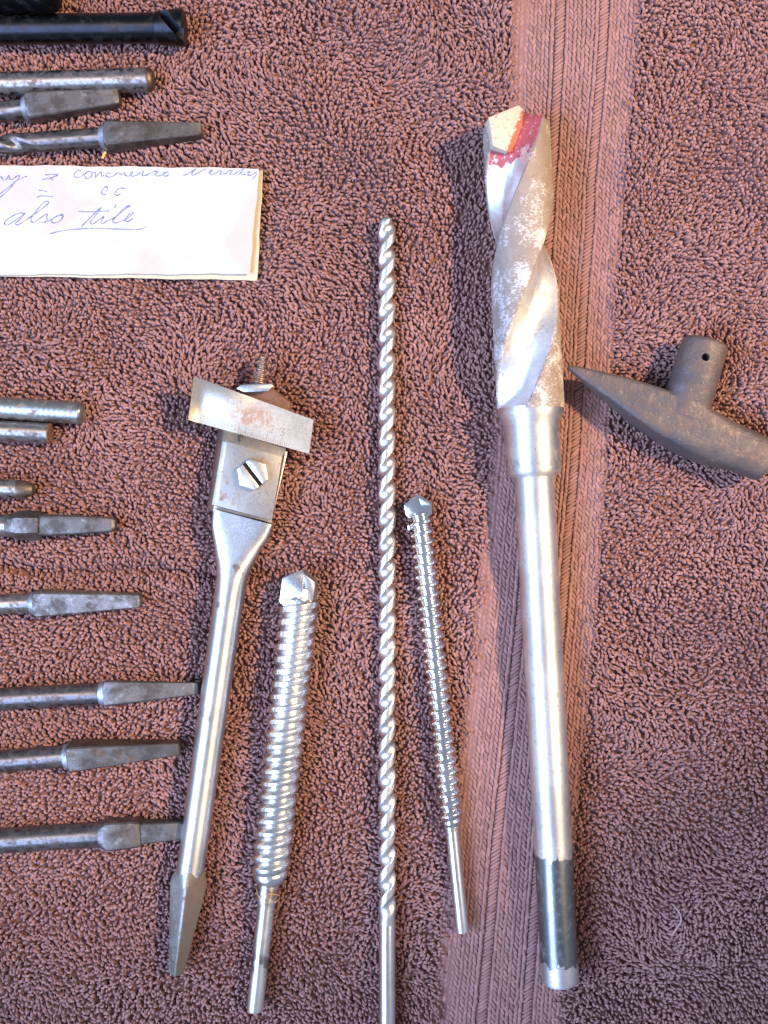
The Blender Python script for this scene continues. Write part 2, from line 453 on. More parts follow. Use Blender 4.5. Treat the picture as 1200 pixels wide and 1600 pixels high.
# ------------------------------------------------------------------ steels
bright = steel('bright_steel', (0.76, 0.75, 0.73), 0.36, (0.30, 0.27, 0.24), 0.64, 0.8, 300, 0.5, 0.6, rust_lo=0.78, rust_hi=0.86, turned=0.88)
zinc = steel('zinc_plated_steel', (0.80, 0.80, 0.78), 0.29, (0.38, 0.35, 0.30), 0.58, 0.76, 420, 0.5, 0.7, rust_lo=0.76, rust_hi=0.86, bump=0.00008)
chrome = steel('polished_steel', (0.82, 0.82, 0.81), 0.17, (0.40, 0.38, 0.35), 0.70, 0.85, 420, 0.4, 0.8, rust_lo=0.82, rust_hi=0.9)
chrome_shank = steel('polished_shank_steel', (0.86, 0.86, 0.85), 0.38, (0.40, 0.38, 0.35), 0.70, 0.85, 420, 0.4, 0.8, rust_lo=0.82, rust_hi=0.9, turned=0.7)
aged = steel('aged_grey_steel', (0.36, 0.34, 0.33), 0.42, (0.13, 0.11, 0.10), 0.42, 0.68, 420, 0.62, 0.35, rust_lo=0.66, rust_hi=0.82, bump=0.00008, turned=0.88)
dark = steel('dark_grey_steel', (0.23, 0.215, 0.215), 0.44, (0.10, 0.085, 0.078), 0.42, 0.70, 380, 0.62, 0.4, rust_lo=0.68, rust_hi=0.82, bump=0.00008, turned=0.88)
def patina(m, c, rg, mt):
    f = m.ramp(m.noise(170, 5, 0.7), 0.42, 0.62)
    c = m.mix(m.math('MULTIPLY', f, 0.7), c, (0.07, 0.054, 0.042))
    g = m.ramp(m.noise(1300, 4, 0.7, stretch=(0.5, 2, 2)), 0.60, 0.70)
    c = m.mix(m.math('MULTIPLY', g, 0.45), c, (0.42, 0.40, 0.36))
    return c, m.math('ADD', rg, m.math('MULTIPLY', f, 0.1)), mt
worn = steel('worn_tang_steel', (0.205, 0.185, 0.168), 0.52, (0.33, 0.31, 0.28), 0.54, 0.74, 300, 0.45, 0.8, rust_lo=0.64, rust_hi=0.84, bump=0.00012, extra=patina)
edge_bright = steel('worn_edge_steel', (0.55, 0.57, 0.58), 0.40, (0.25, 0.24, 0.23), 0.55, 0.75, 500, 0.55, 0.5)
worn_pale = steel('pale_tang_steel', (0.27, 0.25, 0.23), 0.55, (0.42, 0.40, 0.37), 0.50, 0.70, 420, 0.5, 0.8, rust_lo=0.66, rust_hi=0.84, bump=0.00014, extra=patina)
worn_brown = steel('brown_tang_steel', (0.17, 0.145, 0.12), 0.5, (0.10, 0.075, 0.055), 0.45, 0.65, 260, 0.6, 0.6, rust_lo=0.58, rust_hi=0.78, bump=0.00012, extra=patina)
shoulder_m = steel('worn_shoulder_steel', (0.42, 0.44, 0.45), 0.52, (0.18, 0.165, 0.15), 0.46, 0.66, 700, 0.6, 0.5)
black = steel('black_oxide_steel', (0.035, 0.037, 0.045), 0.38, (0.02, 0.018, 0.018), 0.5, 0.7, 300, 0.6, 0.4, rust_lo=0.76, rust_hi=0.86, brush=(1, 8, 8), bump=0.00006, turned=0.88)
rusty = steel('rusted_steel', (0.22, 0.14, 0.10), 0.6, (0.17, 0.075, 0.04), 0.38, 0.6, 420, 0.8, 0.1, rust_lo=0.5, rust_hi=0.7, bump=0.00012)
bronze = steel('bronzed_steel', (0.22, 0.16, 0.11), 0.48, (0.11, 0.075, 0.05), 0.5, 0.7, 420, 0.6, 0.5)

# ------------------------------------------------------------------ large masonry bit with red paint
SINK = -3.0     # tools settle this many px into the pile

def masonry_bit():
    A, B = (805.0, 172.0), (875.5, 1536.0)
    T = Tool('masonry_drill_bit', 'largest masonry drill bit, red paint at its fluted tip, steel shank across the woven band', 'drill bit',
             A, 50 + SINK, B, 29 + SINK)
    u = T.u; lt = T.t(833, 640)      # end of the flutes
    R = 52.0
    def extra(m, c, rg, mt):
        # sandy mortar film on the lands and red paint near the tip
        x, y, z = m.xyz()
        rr = m.math('SQRT', m.math('ADD', m.math('MULTIPLY', y, y), m.math('MULTIPLY', z, z)))
        land = m.ramp(rr, R * u * 0.935, R * u * 0.965)
        n1 = m.noise(240, 6, 0.7); n2 = m.noise(1300, 4, 0.75, stretch=(2.2, 0.8, 0.8))
        dens = m.math('ADD', m.ramp(m.noise(110, 4), 0.35, 0.65, -0.045, 0.045), m.ramp(x, 90 * u, 260 * u, -0.035, 0.03))
        film = m.ramp(m.math('ADD', dens, m.math('ADD', m.math('MULTIPLY', n1, 0.42), m.math('MULTIPLY', n2, 0.58))), 0.51, 0.62)
        dirt = m.mix(m.noise(420, 4), (0.15, 0.105, 0.068), (0.27, 0.195, 0.135))
        dirt = m.mix(film, dirt, (0.58, 0.55, 0.51))
        c = m.mix(m.math('MULTIPLY', land, 0.92), c, dirt)
        mt = m.math('MULTIPLY', mt, m.math('SUBTRACT', 1.0, m.math('MULTIPLY', land, 0.93)))
        rg = m.math('MAXIMUM', rg, m.math('MULTIPLY', land, 0.66))
        flute_d = m.math('MULTIPLY', m.ramp(m.noise(120, 4), 0.5, 0.62), m.math('SUBTRACT', 1.0, land))
        c = m.mix(m.math('MULTIPLY', flute_d, 0.35), c, (0.45, 0.36, 0.26))
        wob = m.math('MULTIPLY', m.math('SUBTRACT', m.noise(300, 4), 0.5), 0.012)
        e = m.math('ADD', x, wob)
        e = m.math('ADD', e, m.math('MULTIPLY', y, 0.30))
        red = m.math('SUBTRACT', 1.0, m.ramp(e, 76 * u, 83 * u))
        red = m.math('MULTIPLY', red, m.math('SUBTRACT', 1.0, m.math('MULTIPLY', land, m.ramp(m.noise(500, 4), 0.3, 0.45, 0.9, 1.0))))
        red = m.math('MULTIPLY', red, m.ramp(m.noise(700, 5, 0.75), 0.36, 0.44, 0.15, 0.95))
        c = m.mix(red, c, m.mix(m.noise(300, 3), (0.24, 0.018, 0.030), (0.40, 0.045, 0.045)))
        mt = m.math('MULTIPLY', mt, m.math('SUBTRACT', 1.0, red)); rg = m.math('MAXIMUM', rg, m.math('MULTIPLY', red, 0.45))
        return c, rg, mt
    mhead = steel('masonry_head_steel', (0.86, 0.85, 0.83), 0.48, (0.42, 0.36, 0.28), 0.56, 0.75, 260, 0.5, 0.6, rust_lo=0.74, rust_hi=0.84, extra=extra)
    n = 160
    # angle of a flute's middle, measured in the section from local +y (photo left... y axis) counter-clockwise seen down the axis
    def sect(t, depth):
        # photo angle: phi = 86 + .555*(y-520), 0 = photo right, 90 = up to the camera, growing to the left
        phi = math.radians(86 + 0.555 * (t + 172 - 520))
        out = []
        for j in range(n):
            a = 2 * math.pi * j / n                                   # in photo sense
            d = (a - phi + math.pi / 2) % math.pi - math.pi / 2        # two flutes, half a turn apart
            w = math.radians(45)
            q = max(0.0, 1 - (abs(d) / w) ** 2.6)
            k = 1 - depth * q ** 0.75
            # a margin at the land's leading edge stands proud
            out.append((a, k))
        return out
    def ringat(t, depth, scale=1.0, tz=None):
        pts = []
        for a, k in sect(t, depth):
            r = R * k * scale
            yl, zl = -math.cos(a) * r, math.sin(a) * r                 # local +y points... see below
            pts.append((t * u, -yl * ysign * u, zl * u))
        return pts
    ysign = -1.0 if (T.M.to_3x3() @ Vector((0, 1, 0))).x < 0 else 1.0  # photo right = -local y when y points left
    rings = []
    # chisel roof: the end slopes back from the middle
    for i in range(5):
        sc_ = (0.10, 0.38, 0.66, 0.92, 0.99)[i]
        rings.append(ringat((4, 10, 16, 23, 28)[i], 0.50, sc_))
    for t in np.arange(31, lt - 34, 3.0): rings.append(ringat(t, 0.50))
    for i in range(1, 9):
        k = i / 8; rings.append(ringat(lt - 34 + 30 * k, 0.50 - 0.34 * k * k))
    T.part('fluted_head', rings, mhead, sharp=30, label='speckled fluted head with red paint')
    # carbide plate across the end
    m = Nodes('carbide')
    c = m.mix(m.ramp(m.noise(900, 4, 0.7), 0.55, 0.68), (0.50, 0.43, 0.32), (0.26, 0.20, 0.14))
    x_, y_, z_ = m.xyz()
    e_ = m.math('ADD', m.math('ADD', y_, m.math('MULTIPLY', x_, 0.42)), m.math('MULTIPLY', m.math('SUBTRACT', m.noise(700, 4, 0.7), 0.5), 0.0050))
    red_ = m.ramp(e_, 9 * u, 12 * u)
    c = m.mix(m.math('MULTIPLY', red_, 0.9), c, (0.50, 0.06, 0.03))
    carb = m.out(c, 0.6, 0.0, 0.3)
    ang = math.radians(-6)
    prof = [(1.0, 0), (24, -51), (66, -46), (75, -18), (60, -8), (34, 2), (8, 7)]
    def cp(t, w, h):
        y = w * math.cos(ang) - h * math.sin(ang); z = w * math.sin(ang) + h * math.cos(ang)
        return Vector((t * u, y * u, z * u))
    me = prism_mesh([cp(t, w, ((31.5 - 0.13 * w) if t < 60 else 25.5 - 0.2 * w) if t > 20 else 24) for t, w in prof], [cp(t, w, 4) for t, w in prof], 1.2 * u)
    finish('carbide_tip', me, carb, T.root, True, 30)
    # collar and shank
    def shade(m, c, rg, mt):
        x, y, z = m.xyz()
        wob = m.math('MULTIPLY', m.math('SUBTRACT', m.noise(260, 4, 0.7), 0.5), 0.010)
        e = m.math('ADD', x, wob)
        t0, t1 = T.t(870, 1332) * u, T.t(873, 1500) * u
        d = m.math('MULTIPLY', m.ramp(e, t0 - 0.0001, t0 + 0.0001), m.math('SUBTRACT', 1.0, m.ramp(e, t1 - 0.0001, t1 + 0.0001)))
        c = m.mix(d, c, m.mix(m.noise(160, 4), (0.16, 0.19, 0.20), (0.34, 0.34, 0.31)))
        rg = m.math('MULTIPLY', rg, m.math('SUBTRACT', 1.0, m.math('MULTIPLY', d, 0.22)))
        t2 = T.t(838, 722) * u
        s = m.math('MULTIPLY', m.math('SUBTRACT', 1.0, m.ramp(m.math('ABSOLUTE', m.math('SUBTRACT', x, t2)), 0.0006, 0.0030)), m.ramp(m.noise(900, 4, 0.7), 0.45, 0.60))
        c = m.mix(m.math('MULTIPLY', s, 0.45), c, (0.16, 0.14, 0.115)); rg = m.math('MAXIMUM', rg, m.math('MULTIPLY', s, 0.5))
        return c, rg, mt
    msh = steel('masonry_shank_steel', (0.82, 0.81, 0.79), 0.52, (0.50, 0.46, 0.40), 0.50, 0.70, 420, 0.5, 0.6, rust_lo=0.74, rust_hi=0.82, extra=shade, turned=0.6)
    c0, c1 = T.t(835, 656), T.t(838, 736)
    T.lathe('collar', [(lt - 8, 50), (lt - 2, 51.5), (lt + 3, 51), (lt + 9, 48), (c0 + 2, 44), (c0 + 6, 43.2), (c1 - 7, 43.2), (c1 - 2, 42), (c1 + 2, 38), (c1 + 4, 33), (c1 + 5, 31)], msh, 72)
    sl = T.t(*B)
    T.lathe('shank', [(c1 + 1, 32.5), (c1 + 5, 31.6), (c1 + 12, 31)] + [(t, 31 - 1.6 * (t - c1) / (sl - c1)) for t in np.arange(c1 + 40, sl - 12, 60)] + [(sl - 9, 29.2), (sl - 4, 28), (sl - 1, 25), (sl, 21)], msh, 64)
    press(T, 52, 44, 0.0, 0.42); press(T, 30, 29, 0.42, 1.0)

# ------------------------------------------------------------------ long thin twist bit
def long_bit():
    A, B = (604.5, 344.0), (605.0, 1690.0)
    T = Tool('long_twist_bit', 'long thin spiral-fluted bit lying between the two threaded bits and running off the bottom edge', 'drill bit', A, 13.2 + SINK, B, 13.2 + SINK)
    u = T.u; R = 13.6; n = 56
    ys = -1.0 if (T.M.to_3x3() @ Vector((0, 1, 0))).x < 0 else 1.0
    te = T.t(605, 1440)
    def ring(t, depth, sc_=1.0):
        pts = []
        phi = 2 * math.pi * t / 81.0
        for j in range(n):
            a = 2 * math.pi * j / n
            d = (a - phi + math.pi / 2) % math.pi - math.pi / 2
            q = max(0.0, 1 - (abs(d) / math.radians(52)) ** 2) ** 0.7
            r = R * (1 - depth * q) * sc_
            pts.append((t * u, math.cos(a) * r * ys * u, math.sin(a) * r * u))
        return pts
    rings = [ring(-1, 0.36, 0.84), ring(1.5, 0.36, 0.96), ring(5, 0.36)]
    for t in np.arange(10, te - 40, 2.2): rings.append(ring(t, 0.36))
    for i in range(1, 15): rings.append(ring(te - 40 + i * 3, 0.38 * (1 - i / 14)))
    dull = steel('dull_silver_steel', (0.74, 0.73, 0.70), 0.38, (0.38, 0.34, 0.28), 0.56, 0.74, 420, 0.5, 0.7, rust_lo=0.70, rust_hi=0.80, bump=0.00008)
    T.part('spiral_flutes', rings, dull, sharp=38)
    sl = T.t(*B)
    T.lathe('shank', [(te, 12.9), (te + 4, 13.3), (te + 60, 13.2), (te + 140, 13.2), (sl - 4, 13.0), (sl, 10)], chrome_shank, 40)
    m = bronze
    v, f = loft([ring(-3, 0.3, 0.55), ring(-1, 0.3, 0.8), ring(1.5, 0.3, 0.86)])
    mesh_obj('worn_tip', v, f, m, T.root)
    press(T, 13.6, 13.6)

# ------------------------------------------------------------------ threaded masonry bits
def thread_ring(T, t, root_r, crest, pitch, n, duty=0.5, power=1.0, ys=1.0, slow=None, starts=1, floor=0.0):
    pts = []
    for j in range(n):
        a = 2 * math.pi * j / n
        f = (t / pitch - starts * a / (2 * math.pi) * ys) % 1.0
        d = abs(f - 0.5) * 2                       # 0 at crest middle, 1 in groove
        k = min(1.0, max(0.0, (1 - floor - d) / (1 - floor - duty))) if d > duty else 1.0
        k = k * k * (3 - 2 * k) if power == 1 else k ** power
        r = root_r + (crest - root_r) * k
        if slow: r *= slow(a, t)
        pts.append((t * T.u, math.cos(a) * r * T.u, math.sin(a) * r * T.u))
    return pts

def fat_bit():
    A, B = (474.0, 889.0), (398.0, 1579.0)
    T = Tool('threaded_masonry_bit', 'thick silver masonry bit with coarse rope-like thread beside the expansive bit', 'drill bit', A, 29 + SINK, B, 20 + SINK)
    u = T.u
    ysg = 1.0
    tb = T.t(427, 1372)
    rings = []
    t = 48.0
    while t < tb - 8:
        k = min(1, max(0, (t - 130) / 120))
        pitch = 20.5 - 2.0 * k
        fade = min(1, (tb - 8 - t) / 14)
        rings.append(thread_ring(T, t, 22.8 + 1.6 * k, 30.0 - (1 - fade) * 3, 19.4, 80, 0.48 - 0.22 * k, 0.8, ysg, None, 2, 0.12 - 0.08 * k))
        t += 1.0
    rings = [T.ring(30, 20, 80), T.ring(44, 23, 80), T.ring(47, 24.5, 80)] + rings + [T.ring(tb - 4, 26, 80), T.ring(tb + 4, 23, 80), T.ring(tb + 8, 18, 80)]
    T.part('threaded_body', rings, zinc, sharp=60)
    # chisel tip: carbide plate in a tapered nose
    nose = [(12, 6), (20, 12), (30, 16), (48, 20)]
    T.lathe('nose', nose, bright, 48)
    prof = [(0, 2), (16, -24.5), (54, -25.5), (62, -12), (50, 4), (34, 9), (8, 7)]
    ang = math.radians(14)
    def cp(t, w, h):
        y = w * math.cos(ang) - h * math.sin(ang); z = w * math.sin(ang) + h * math.cos(ang)
        return Vector((t * u, y * u, z * u))
    me = prism_mesh([cp(t, w, 23 if t > 9 else 12) for t, w in prof], [cp(t, w, -12) for t, w in prof], 1.0 * u)
    finish('carbide_tip', me, zinc, T.root, True, 30)
    q = [(3, 2), (12, 7), (36, 9), (46, 23.5), (26, 24), (17, 22.5)]
    me = prism_mesh([cp(t, w, 17 - 0.35 * w) for t, w in q], [cp(t, w, -12) for t, w in q], 1.2 * u)
    finish('ground_heel', me, edge_bright, T.root, True, 30)
    def smudge(m, c, rg, mt):
        x, y, z = m.xyz(); t2 = T.t(405, 1500) * u
        s = m.math('MULTIPLY', m.math('SUBTRACT', 1.0, m.ramp(m.math('ABSOLUTE', m.math('SUBTRACT', x, t2)), 0.001, 0.0055)), m.ramp(m.noise(300, 4), 0.42, 0.58))
        t3 = T.t(420, 1394) * u
        s2 = m.math('MULTIPLY', m.math('SUBTRACT', 1.0, m.ramp(m.math('ABSOLUTE', m.math('SUBTRACT', x, t3)), 0.001, 0.004)), m.ramp(m.noise(300, 4), 0.40, 0.56))
        c = m.mix(m.math('MULTIPLY', s, 0.75), c, (0.14, 0.12, 0.11)); c = m.mix(m.math('MULTIPLY', s2, 0.8), c, (0.32, 0.19, 0.08))
        return c, m.math('MAXIMUM', rg, m.math('MULTIPLY', m.math('ADD', s, s2), 0.45)), mt
    zs = steel('zinc_shank_steel', (0.82, 0.82, 0.80), 0.42, (0.35, 0.32, 0.28), 0.66, 0.82, 420, 0.45, 0.7, rust_lo=0.80, rust_hi=0.9, extra=smudge, turned=0.7)
    sl = T.t(*B); tn = T.t(419, 1408)
    T.lathe('shank', [(tb - 2, 17.5), (tb + 4, 17.2), (tn - 8, 17.5), (tn - 2, 16.5), (tn + 3, 14.2), (tn + 8, 13.8), (sl - 5, 13.3), (sl - 1.5, 12.3), (sl, 10.2)], zs, 40)
    m = Nodes('tan_fibre'); fib = m.out((0.42, 0.30, 0.14), 0.8)
    path = []
    for k in range(26):
        a = k / 25 * 2 * math.pi * 1.35; t = T.t(421, 1396) + 7 * math.sin(k * 0.5); r = 19.3 + 1.6 * math.sin(k * 1.3)
        path.append(Vector((t * u, math.cos(a) * r * u, math.sin(a) * r * u)))
    v, f = tube(path, 0.75 * u); mesh_obj('snagged_fibre', v, f, fib, T.root)
    press(T, 28, 28, 0, 0.7); press(T, 14, 14, 0.7, 1)

def small_bit():
    A, B = (653.0, 772.0), (722.5, 1456.0)
    T = Tool('small_threaded_bit', 'small shiny masonry bit with sharp screw thread and wide arrow tip by the band', 'drill bit', A, 20 + SINK, B, 12 + SINK)
    u = T.u; tb = T.t(704, 1288)
    rings = []; t = 30.0
    while t < tb - 2:
        r1 = 19.8 - 1.6 * (t / tb)
        fade = min(1, (tb - 2 - t) / 10)
        r0 = 14.0 - 0.6 * (t / tb)
        rings.append(thread_ring(T, t, r0, r0 + (r1 - r0) * fade, 16.3, 64, 0.06, 1, 1.0))
        t += 1.0
    T.part('threaded_body', rings + [T.ring(tb + 1, 12.5, 64), T.ring(tb + 2, 10.5, 64)], chrome, sharp=60)
    sl = T.t(*B)
    T.lathe('shank', [(tb - 1, 12.2), (tb + 3, 12.4), (tb + 6, 11.0), (tb + 9, 10.6), (tb + 80, 10.5), (sl - 3, 10.4), (sl - 1, 9.8), (sl, 8.5)], chrome_shank, 40)
    prof = [(0, 0), (14, -21.5), (31, -20.5), (36, -15), (36, 15), (33, 20), (15, 21.5)]
    ang = math.radians(10)
    def cp(t, w, h):
        y = w * math.cos(ang) - h * math.sin(ang); z = w * math.sin(ang) + h * math.cos(ang)
        return Vector((t * u, y * u, z * u))
    me = prism_mesh([cp(t, w, 11 if t > 1 else 3) for t, w in prof], [cp(t, w, -8) for t, w in prof], 0.9 * u)
    finish('carbide_tip', me, chrome, T.root, True, 30)
    # ground lip on the right half of the tip
    q = [(6, 3), (14, 17), (20, 20), (16, 5)]
    me = prism_mesh([cp(t, w, 16) for t, w in q], [cp(t, w, 8) for t, w in q], 0.7 * u)
    finish('cutting_lip', me, edge_bright, T.root, True, 30)
    me = prism_mesh([cp(t, w, 13) for t, w in ((46, -19), (54, -19.5), (54, -13), (46, -13))], [cp(t, w, 3) for t, w in ((46, -19), (54, -19.5), (54, -13), (46, -13))], 0.8 * u)
    finish('thread_burr', me, chrome, T.root, True, 30)
    press(T, 17, 16, 0, 0.75); press(T, 11, 11, 0.75, 1)

# ------------------------------------------------------------------ expansive (adjustable) wood bit
def expansive_bit():
    A, B = (274.9, 1521.0), (411.0, 557.0)
    AX = 30.0
    T = Tool('expansive_wood_bit', 'adjustable expansive wood bit with slotted hex screw, graduated sliding cutter and square tang', 'drill bit', A, AX - 6, B, AX)
    u = T.u
    def marks(m, c, rg, mt):
        f = m.math('MULTIPLY', m.ramp(m.noise(95, 4, 0.6), 0.62, 0.70), 0.75)
        c = m.mix(f, c, (0.26, 0.13, 0.075)); rg = m.math('MAXIMUM', rg, m.math('MULTIPLY', f, 0.5))
        return c, rg, mt
    mat = steel('expansive_bit_steel', (0.74, 0.72, 0.68), 0.44, (0.26, 0.22, 0.18), 0.62, 0.78, 420, 0.5, 0.6, rust_lo=0.80, rust_hi=0.88, extra=marks, turned=0.65)
    satin = steel('satin_plate_steel', (0.46, 0.42, 0.36), 0.46, (0.25, 0.17, 0.11), 0.52, 0.72, 330, 0.55, 0.5, rust_lo=0.66, rust_hi=0.76)
    def shade_side_tint(m, c, rg, mt):  # right-hand tang facets browned: their dark reflection is put into the colour
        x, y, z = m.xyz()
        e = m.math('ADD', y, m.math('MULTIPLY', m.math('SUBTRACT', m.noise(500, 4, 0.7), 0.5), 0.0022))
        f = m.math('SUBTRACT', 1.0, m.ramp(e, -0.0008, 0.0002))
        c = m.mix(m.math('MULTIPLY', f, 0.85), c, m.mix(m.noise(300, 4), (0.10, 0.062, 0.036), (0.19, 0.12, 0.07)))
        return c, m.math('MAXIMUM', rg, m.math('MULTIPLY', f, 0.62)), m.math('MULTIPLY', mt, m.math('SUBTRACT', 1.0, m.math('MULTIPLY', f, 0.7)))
    green = steel('dull_tang_steel', (0.46, 0.48, 0.43), 0.42, (0.20, 0.17, 0.13), 0.50, 0.68, 300, 0.6, 0.5, rust_lo=0.74, rust_hi=0.84, extra=shade_side_tint)
    t = lambda y: (1521 - y) / 0.99
    # tang
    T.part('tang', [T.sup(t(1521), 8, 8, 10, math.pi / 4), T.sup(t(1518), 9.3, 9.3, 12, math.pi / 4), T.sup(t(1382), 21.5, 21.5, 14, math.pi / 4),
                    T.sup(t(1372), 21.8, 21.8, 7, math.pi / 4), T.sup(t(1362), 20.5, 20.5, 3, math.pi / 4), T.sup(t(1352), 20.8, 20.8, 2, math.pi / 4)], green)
    # shank flowing into the flat head, up to the step under the clamp plate
    def sp(y, ry, rz, p): return T.sup(t(y), ry, rz, p, 0, 64, -5 * min(1, max(0, (900 - y) / 90)))
    flare = [sp(1372, 20, 20, 2), sp(1358, 21.5, 21.5, 2), sp(1300, 22, 22, 2), sp(1200, 22.4, 22.4, 2), sp(1100, 22.8, 22.8, 2), sp(1000, 23.2, 23.2, 2),
                     sp(925, 23.6, 23.4, 2), sp(900, 24.5, 22.5, 2.15), sp(885, 27, 21.5, 2.5), sp(870, 31.5, 20.5, 3.0), sp(850, 38, 19.5, 4), sp(832, 44.5, 19, 6),
                     sp(820, 46.5, 18.8, 8), sp(812, 47.3, 18.7, 9), sp(806, 47.5, 18.7, 10)]
    for q, w in zip(flare[-4:], (0.3, 0.65, 0.9, 1.0)):
        for i, (a, b_, c_) in enumerate(q): q[i] = (a + 0.12 * w * (b_ + 5 * u), b_, c_)
    T.part('shank', flare, mat, sharp=40)
    def pr(name, top, zt, bot, zb, mt, bev=1.0, parent=None, label=None):
        me = prism_mesh([T.loc(x, y, AX + zt) for x, y in top], [T.loc(x, y, AX + zb) for x, y in bot], bev * u)
        return finish(name, me, mt, parent or T.root, True, 30, label)
    # body block below the clamp
    pl = [(334, 795), (424, 817), (449, 706), (354, 668)]
    pr('head_block', pl, 1.5, [(323, 797), (424, 819), (450, 704), (341, 664)], -18, mat, 1.0)
    # clamp plate: seam edge, side edges, chamfer towards the cutter
    top = [T.loc(x, y, AX + z) for x, y, z in [(338, 790, 18.5), (425, 813.5, 18.5), (440.5, 714, 18.5), (354.5, 690, 18.5)]]
    cham = [T.loc(447, 701, AX + 10), T.loc(354, 672, AX + 10)]
    bot = [T.loc(x, y, AX + 2) for x, y in [(331, 790), (425, 813.5), (447, 701), (346, 672)]]
    top[0] = T.loc(338, 790, AX + 18.5); top[3] = T.loc(354.5, 690, AX + 18.5); cham[1] = T.loc(356, 673, AX + 10)
    lip = [T.loc(330.5, 789, AX + 15.2), T.loc(347, 690, AX + 15.2), T.loc(349, 672, AX + 8)]
    bot[0] = T.loc(330, 789, AX + 2); bot[3] = T.loc(348.5, 672, AX + 2)
    V = top + cham + bot + lip
    me = bpy.data.meshes.new('clamp_plate')
    me.from_pydata([tuple(v) for v in V], [], [(0, 1, 2, 3), (3, 2, 4, 5), (0, 10, 6, 7, 1), (1, 7, 8, 4, 2), (5, 4, 8, 9, 12), (3, 5, 12, 11), (0, 3, 11, 10), (10, 11, 12, 9, 6), (6, 9, 8, 7)])
    b = bmesh.new(); b.from_mesh(me); bmesh.ops.recalc_face_normals(b, faces=b.faces)
    bmesh.ops.bevel(b, geom=list(b.edges), offset=0.8 * u, segments=2, profile=0.5, affect='EDGES', clamp_overlap=True); b.to_mesh(me); b.free()
    clamp = finish('clamp_plate', me, satin, T.root, True, 30)
    m = Nodes('dark_groove'); groove = m.out((0.03, 0.022, 0.018), 0.8)
    # hexagon screw with a slot
    cx, cy, rh = 394.5, 741, 26
    hexa = [(cx + rh * math.cos(math.radians(20 + 60 * k)), cy + rh * math.sin(math.radians(20 + 60 * k))) for k in range(6)]
    scr = pr('clamp_screw', hexa, 24, hexa, 18.2, edge_bright, 0.9, label='slotted hexagon screw head')
    sdir = Vector((0.60, 0.80)); sn = Vector((-sdir.y, sdir.x))
    def clip(poly, off, sgn):
        out = []
        dd = lambda p: sgn * ((p[0] - cx) * sn.x + (p[1] - cy) * sn.y) - off
        for i in range(len(poly)):
            p, q = poly[i], poly[(i + 1) % len(poly)]; a, b_ = dd(p), dd(q)
            if a >= 0: out.append(p)
            if a * b_ < 0: out.append((p[0] + (q[0] - p[0]) * a / (a - b_), p[1] + (q[1] - p[1]) * a / (a - b_)))
        return out
    small = [(cx + (x - cx) * 0.97, cy + (y - cy) * 0.97) for x, y in hexa]
    screwm = steel('pale_screw_steel', (0.74, 0.68, 0.58), 0.42, (0.45, 0.34, 0.24), 0.58, 0.76, 420, 0.55, 0.6)
    for sg in (-1, 1):
        c_ = clip(small, 3.0, sg)
        pr('screw_face', c_, 31, c_, 23, screwm, 1.2, scr)
    sf = [(cx + sdir.x * a * 22 + sn.x * b_ * 3.2, cy + sdir.y * a * 22 + sn.y * b_ * 3.2) for a, b_ in ((-1, -1), (1, -1), (1, 1), (-1, 1))]
    pr('screw_slot', sf, 24.6, sf, 23, groove, 0.0, scr)
    # sliding cutter: curved scoop at its left end
    cpos = T.loc(398, 652, AX + 13)
    def blade_rust(m, c, rg, mt):
        x, y, z = m.xyz()
        dx_ = m.math('DIVIDE', m.math('SUBTRACT', x, cpos.x), 19 * u); dy_ = m.math('DIVIDE', m.math('SUBTRACT', y, cpos.y), 40 * u)
        d2 = m.math('SQRT', m.math('ADD', m.math('MULTIPLY', dx_, dx_), m.math('MULTIPLY', dy_, dy_)))
        near = m.math('SUBTRACT', 1.0, m.ramp(d2, 0.55, 1.25))
        f = m.math('MULTIPLY', near, m.ramp(m.noise(520, 5, 0.7), 0.40, 0.58))
        c = m.mix(m.math('MULTIPLY', f, 0.85), c, m.mix(m.noise(700, 3), (0.30, 0.17, 0.10), (0.20, 0.085, 0.045)))
        return c, m.math('MAXIMUM', rg, m.math('MULTIPLY', f, 0.7)), m.math('MULTIPLY', mt, m.math('SUBTRACT', 1.0, m.math('MULTIPLY', f, 0.9)))
    cut = steel('cutter_steel', (0.72, 0.64, 0.50), 0.44, (0.30, 0.20, 0.12), 0.66, 0.80, 300, 0.5, 0.5, rust_lo=0.70, rust_hi=0.80, extra=blade_rust)
    nu, nv = 28, 10
    TL, TR, BL, BR = (303, 588), (490, 656), (294, 656), (483, 709)
    def cpt(U, Vv, dz):
        x = (TL[0] * (1 - U) + TR[0] * U) * (1 - Vv) + (BL[0] * (1 - U) + BR[0] * U) * Vv
        y = (TL[1] * (1 - U) + TR[1] * U) * (1 - Vv) + (BL[1] * (1 - U) + BR[1] * U) * Vv
        w = max(0.0, 1 - U / 0.55); w = w * w * (3 - 2 * w)
        z = 13 + w * (30 * (1 - Vv) ** 2.3 - 2.5)
        if U < 0.09: z += 11.0 * (1 - U / 0.09) ** 1.6
        return T.loc(x, y, AX + z + dz)
    V = []; F = []
    for s_ in (0, -10.0):
        for i in range(nu + 1):
            for j in range(nv + 1): V.append(cpt(i / nu, j / nv, s_))
    W = nv + 1; off = (nu + 1) * W
    for i in range(nu):
        for j in range(nv):
            a = i * W + j
            F.append((a, a + 1, a + W + 1, a + W)); F.append((off + a, off + a + W, off + a + W + 1, off + a + 1))
    for i in range(nu):
        F.append((i * W, (i + 1) * W, off + (i + 1) * W, off + i * W)); a = i * W + nv
        F.append((a, off + a, off + a + W, a + W))
    for j in range(nv):
        F.append((j, off + j, off + j + 1, j + 1)); a = nu * W + j
        F.append((a, a + 1, off + a + 1, off + a))
    blade = mesh_obj('sliding_cutter', V, F, cut, T.root, True, 35, 'graduated sliding cutter with rust')
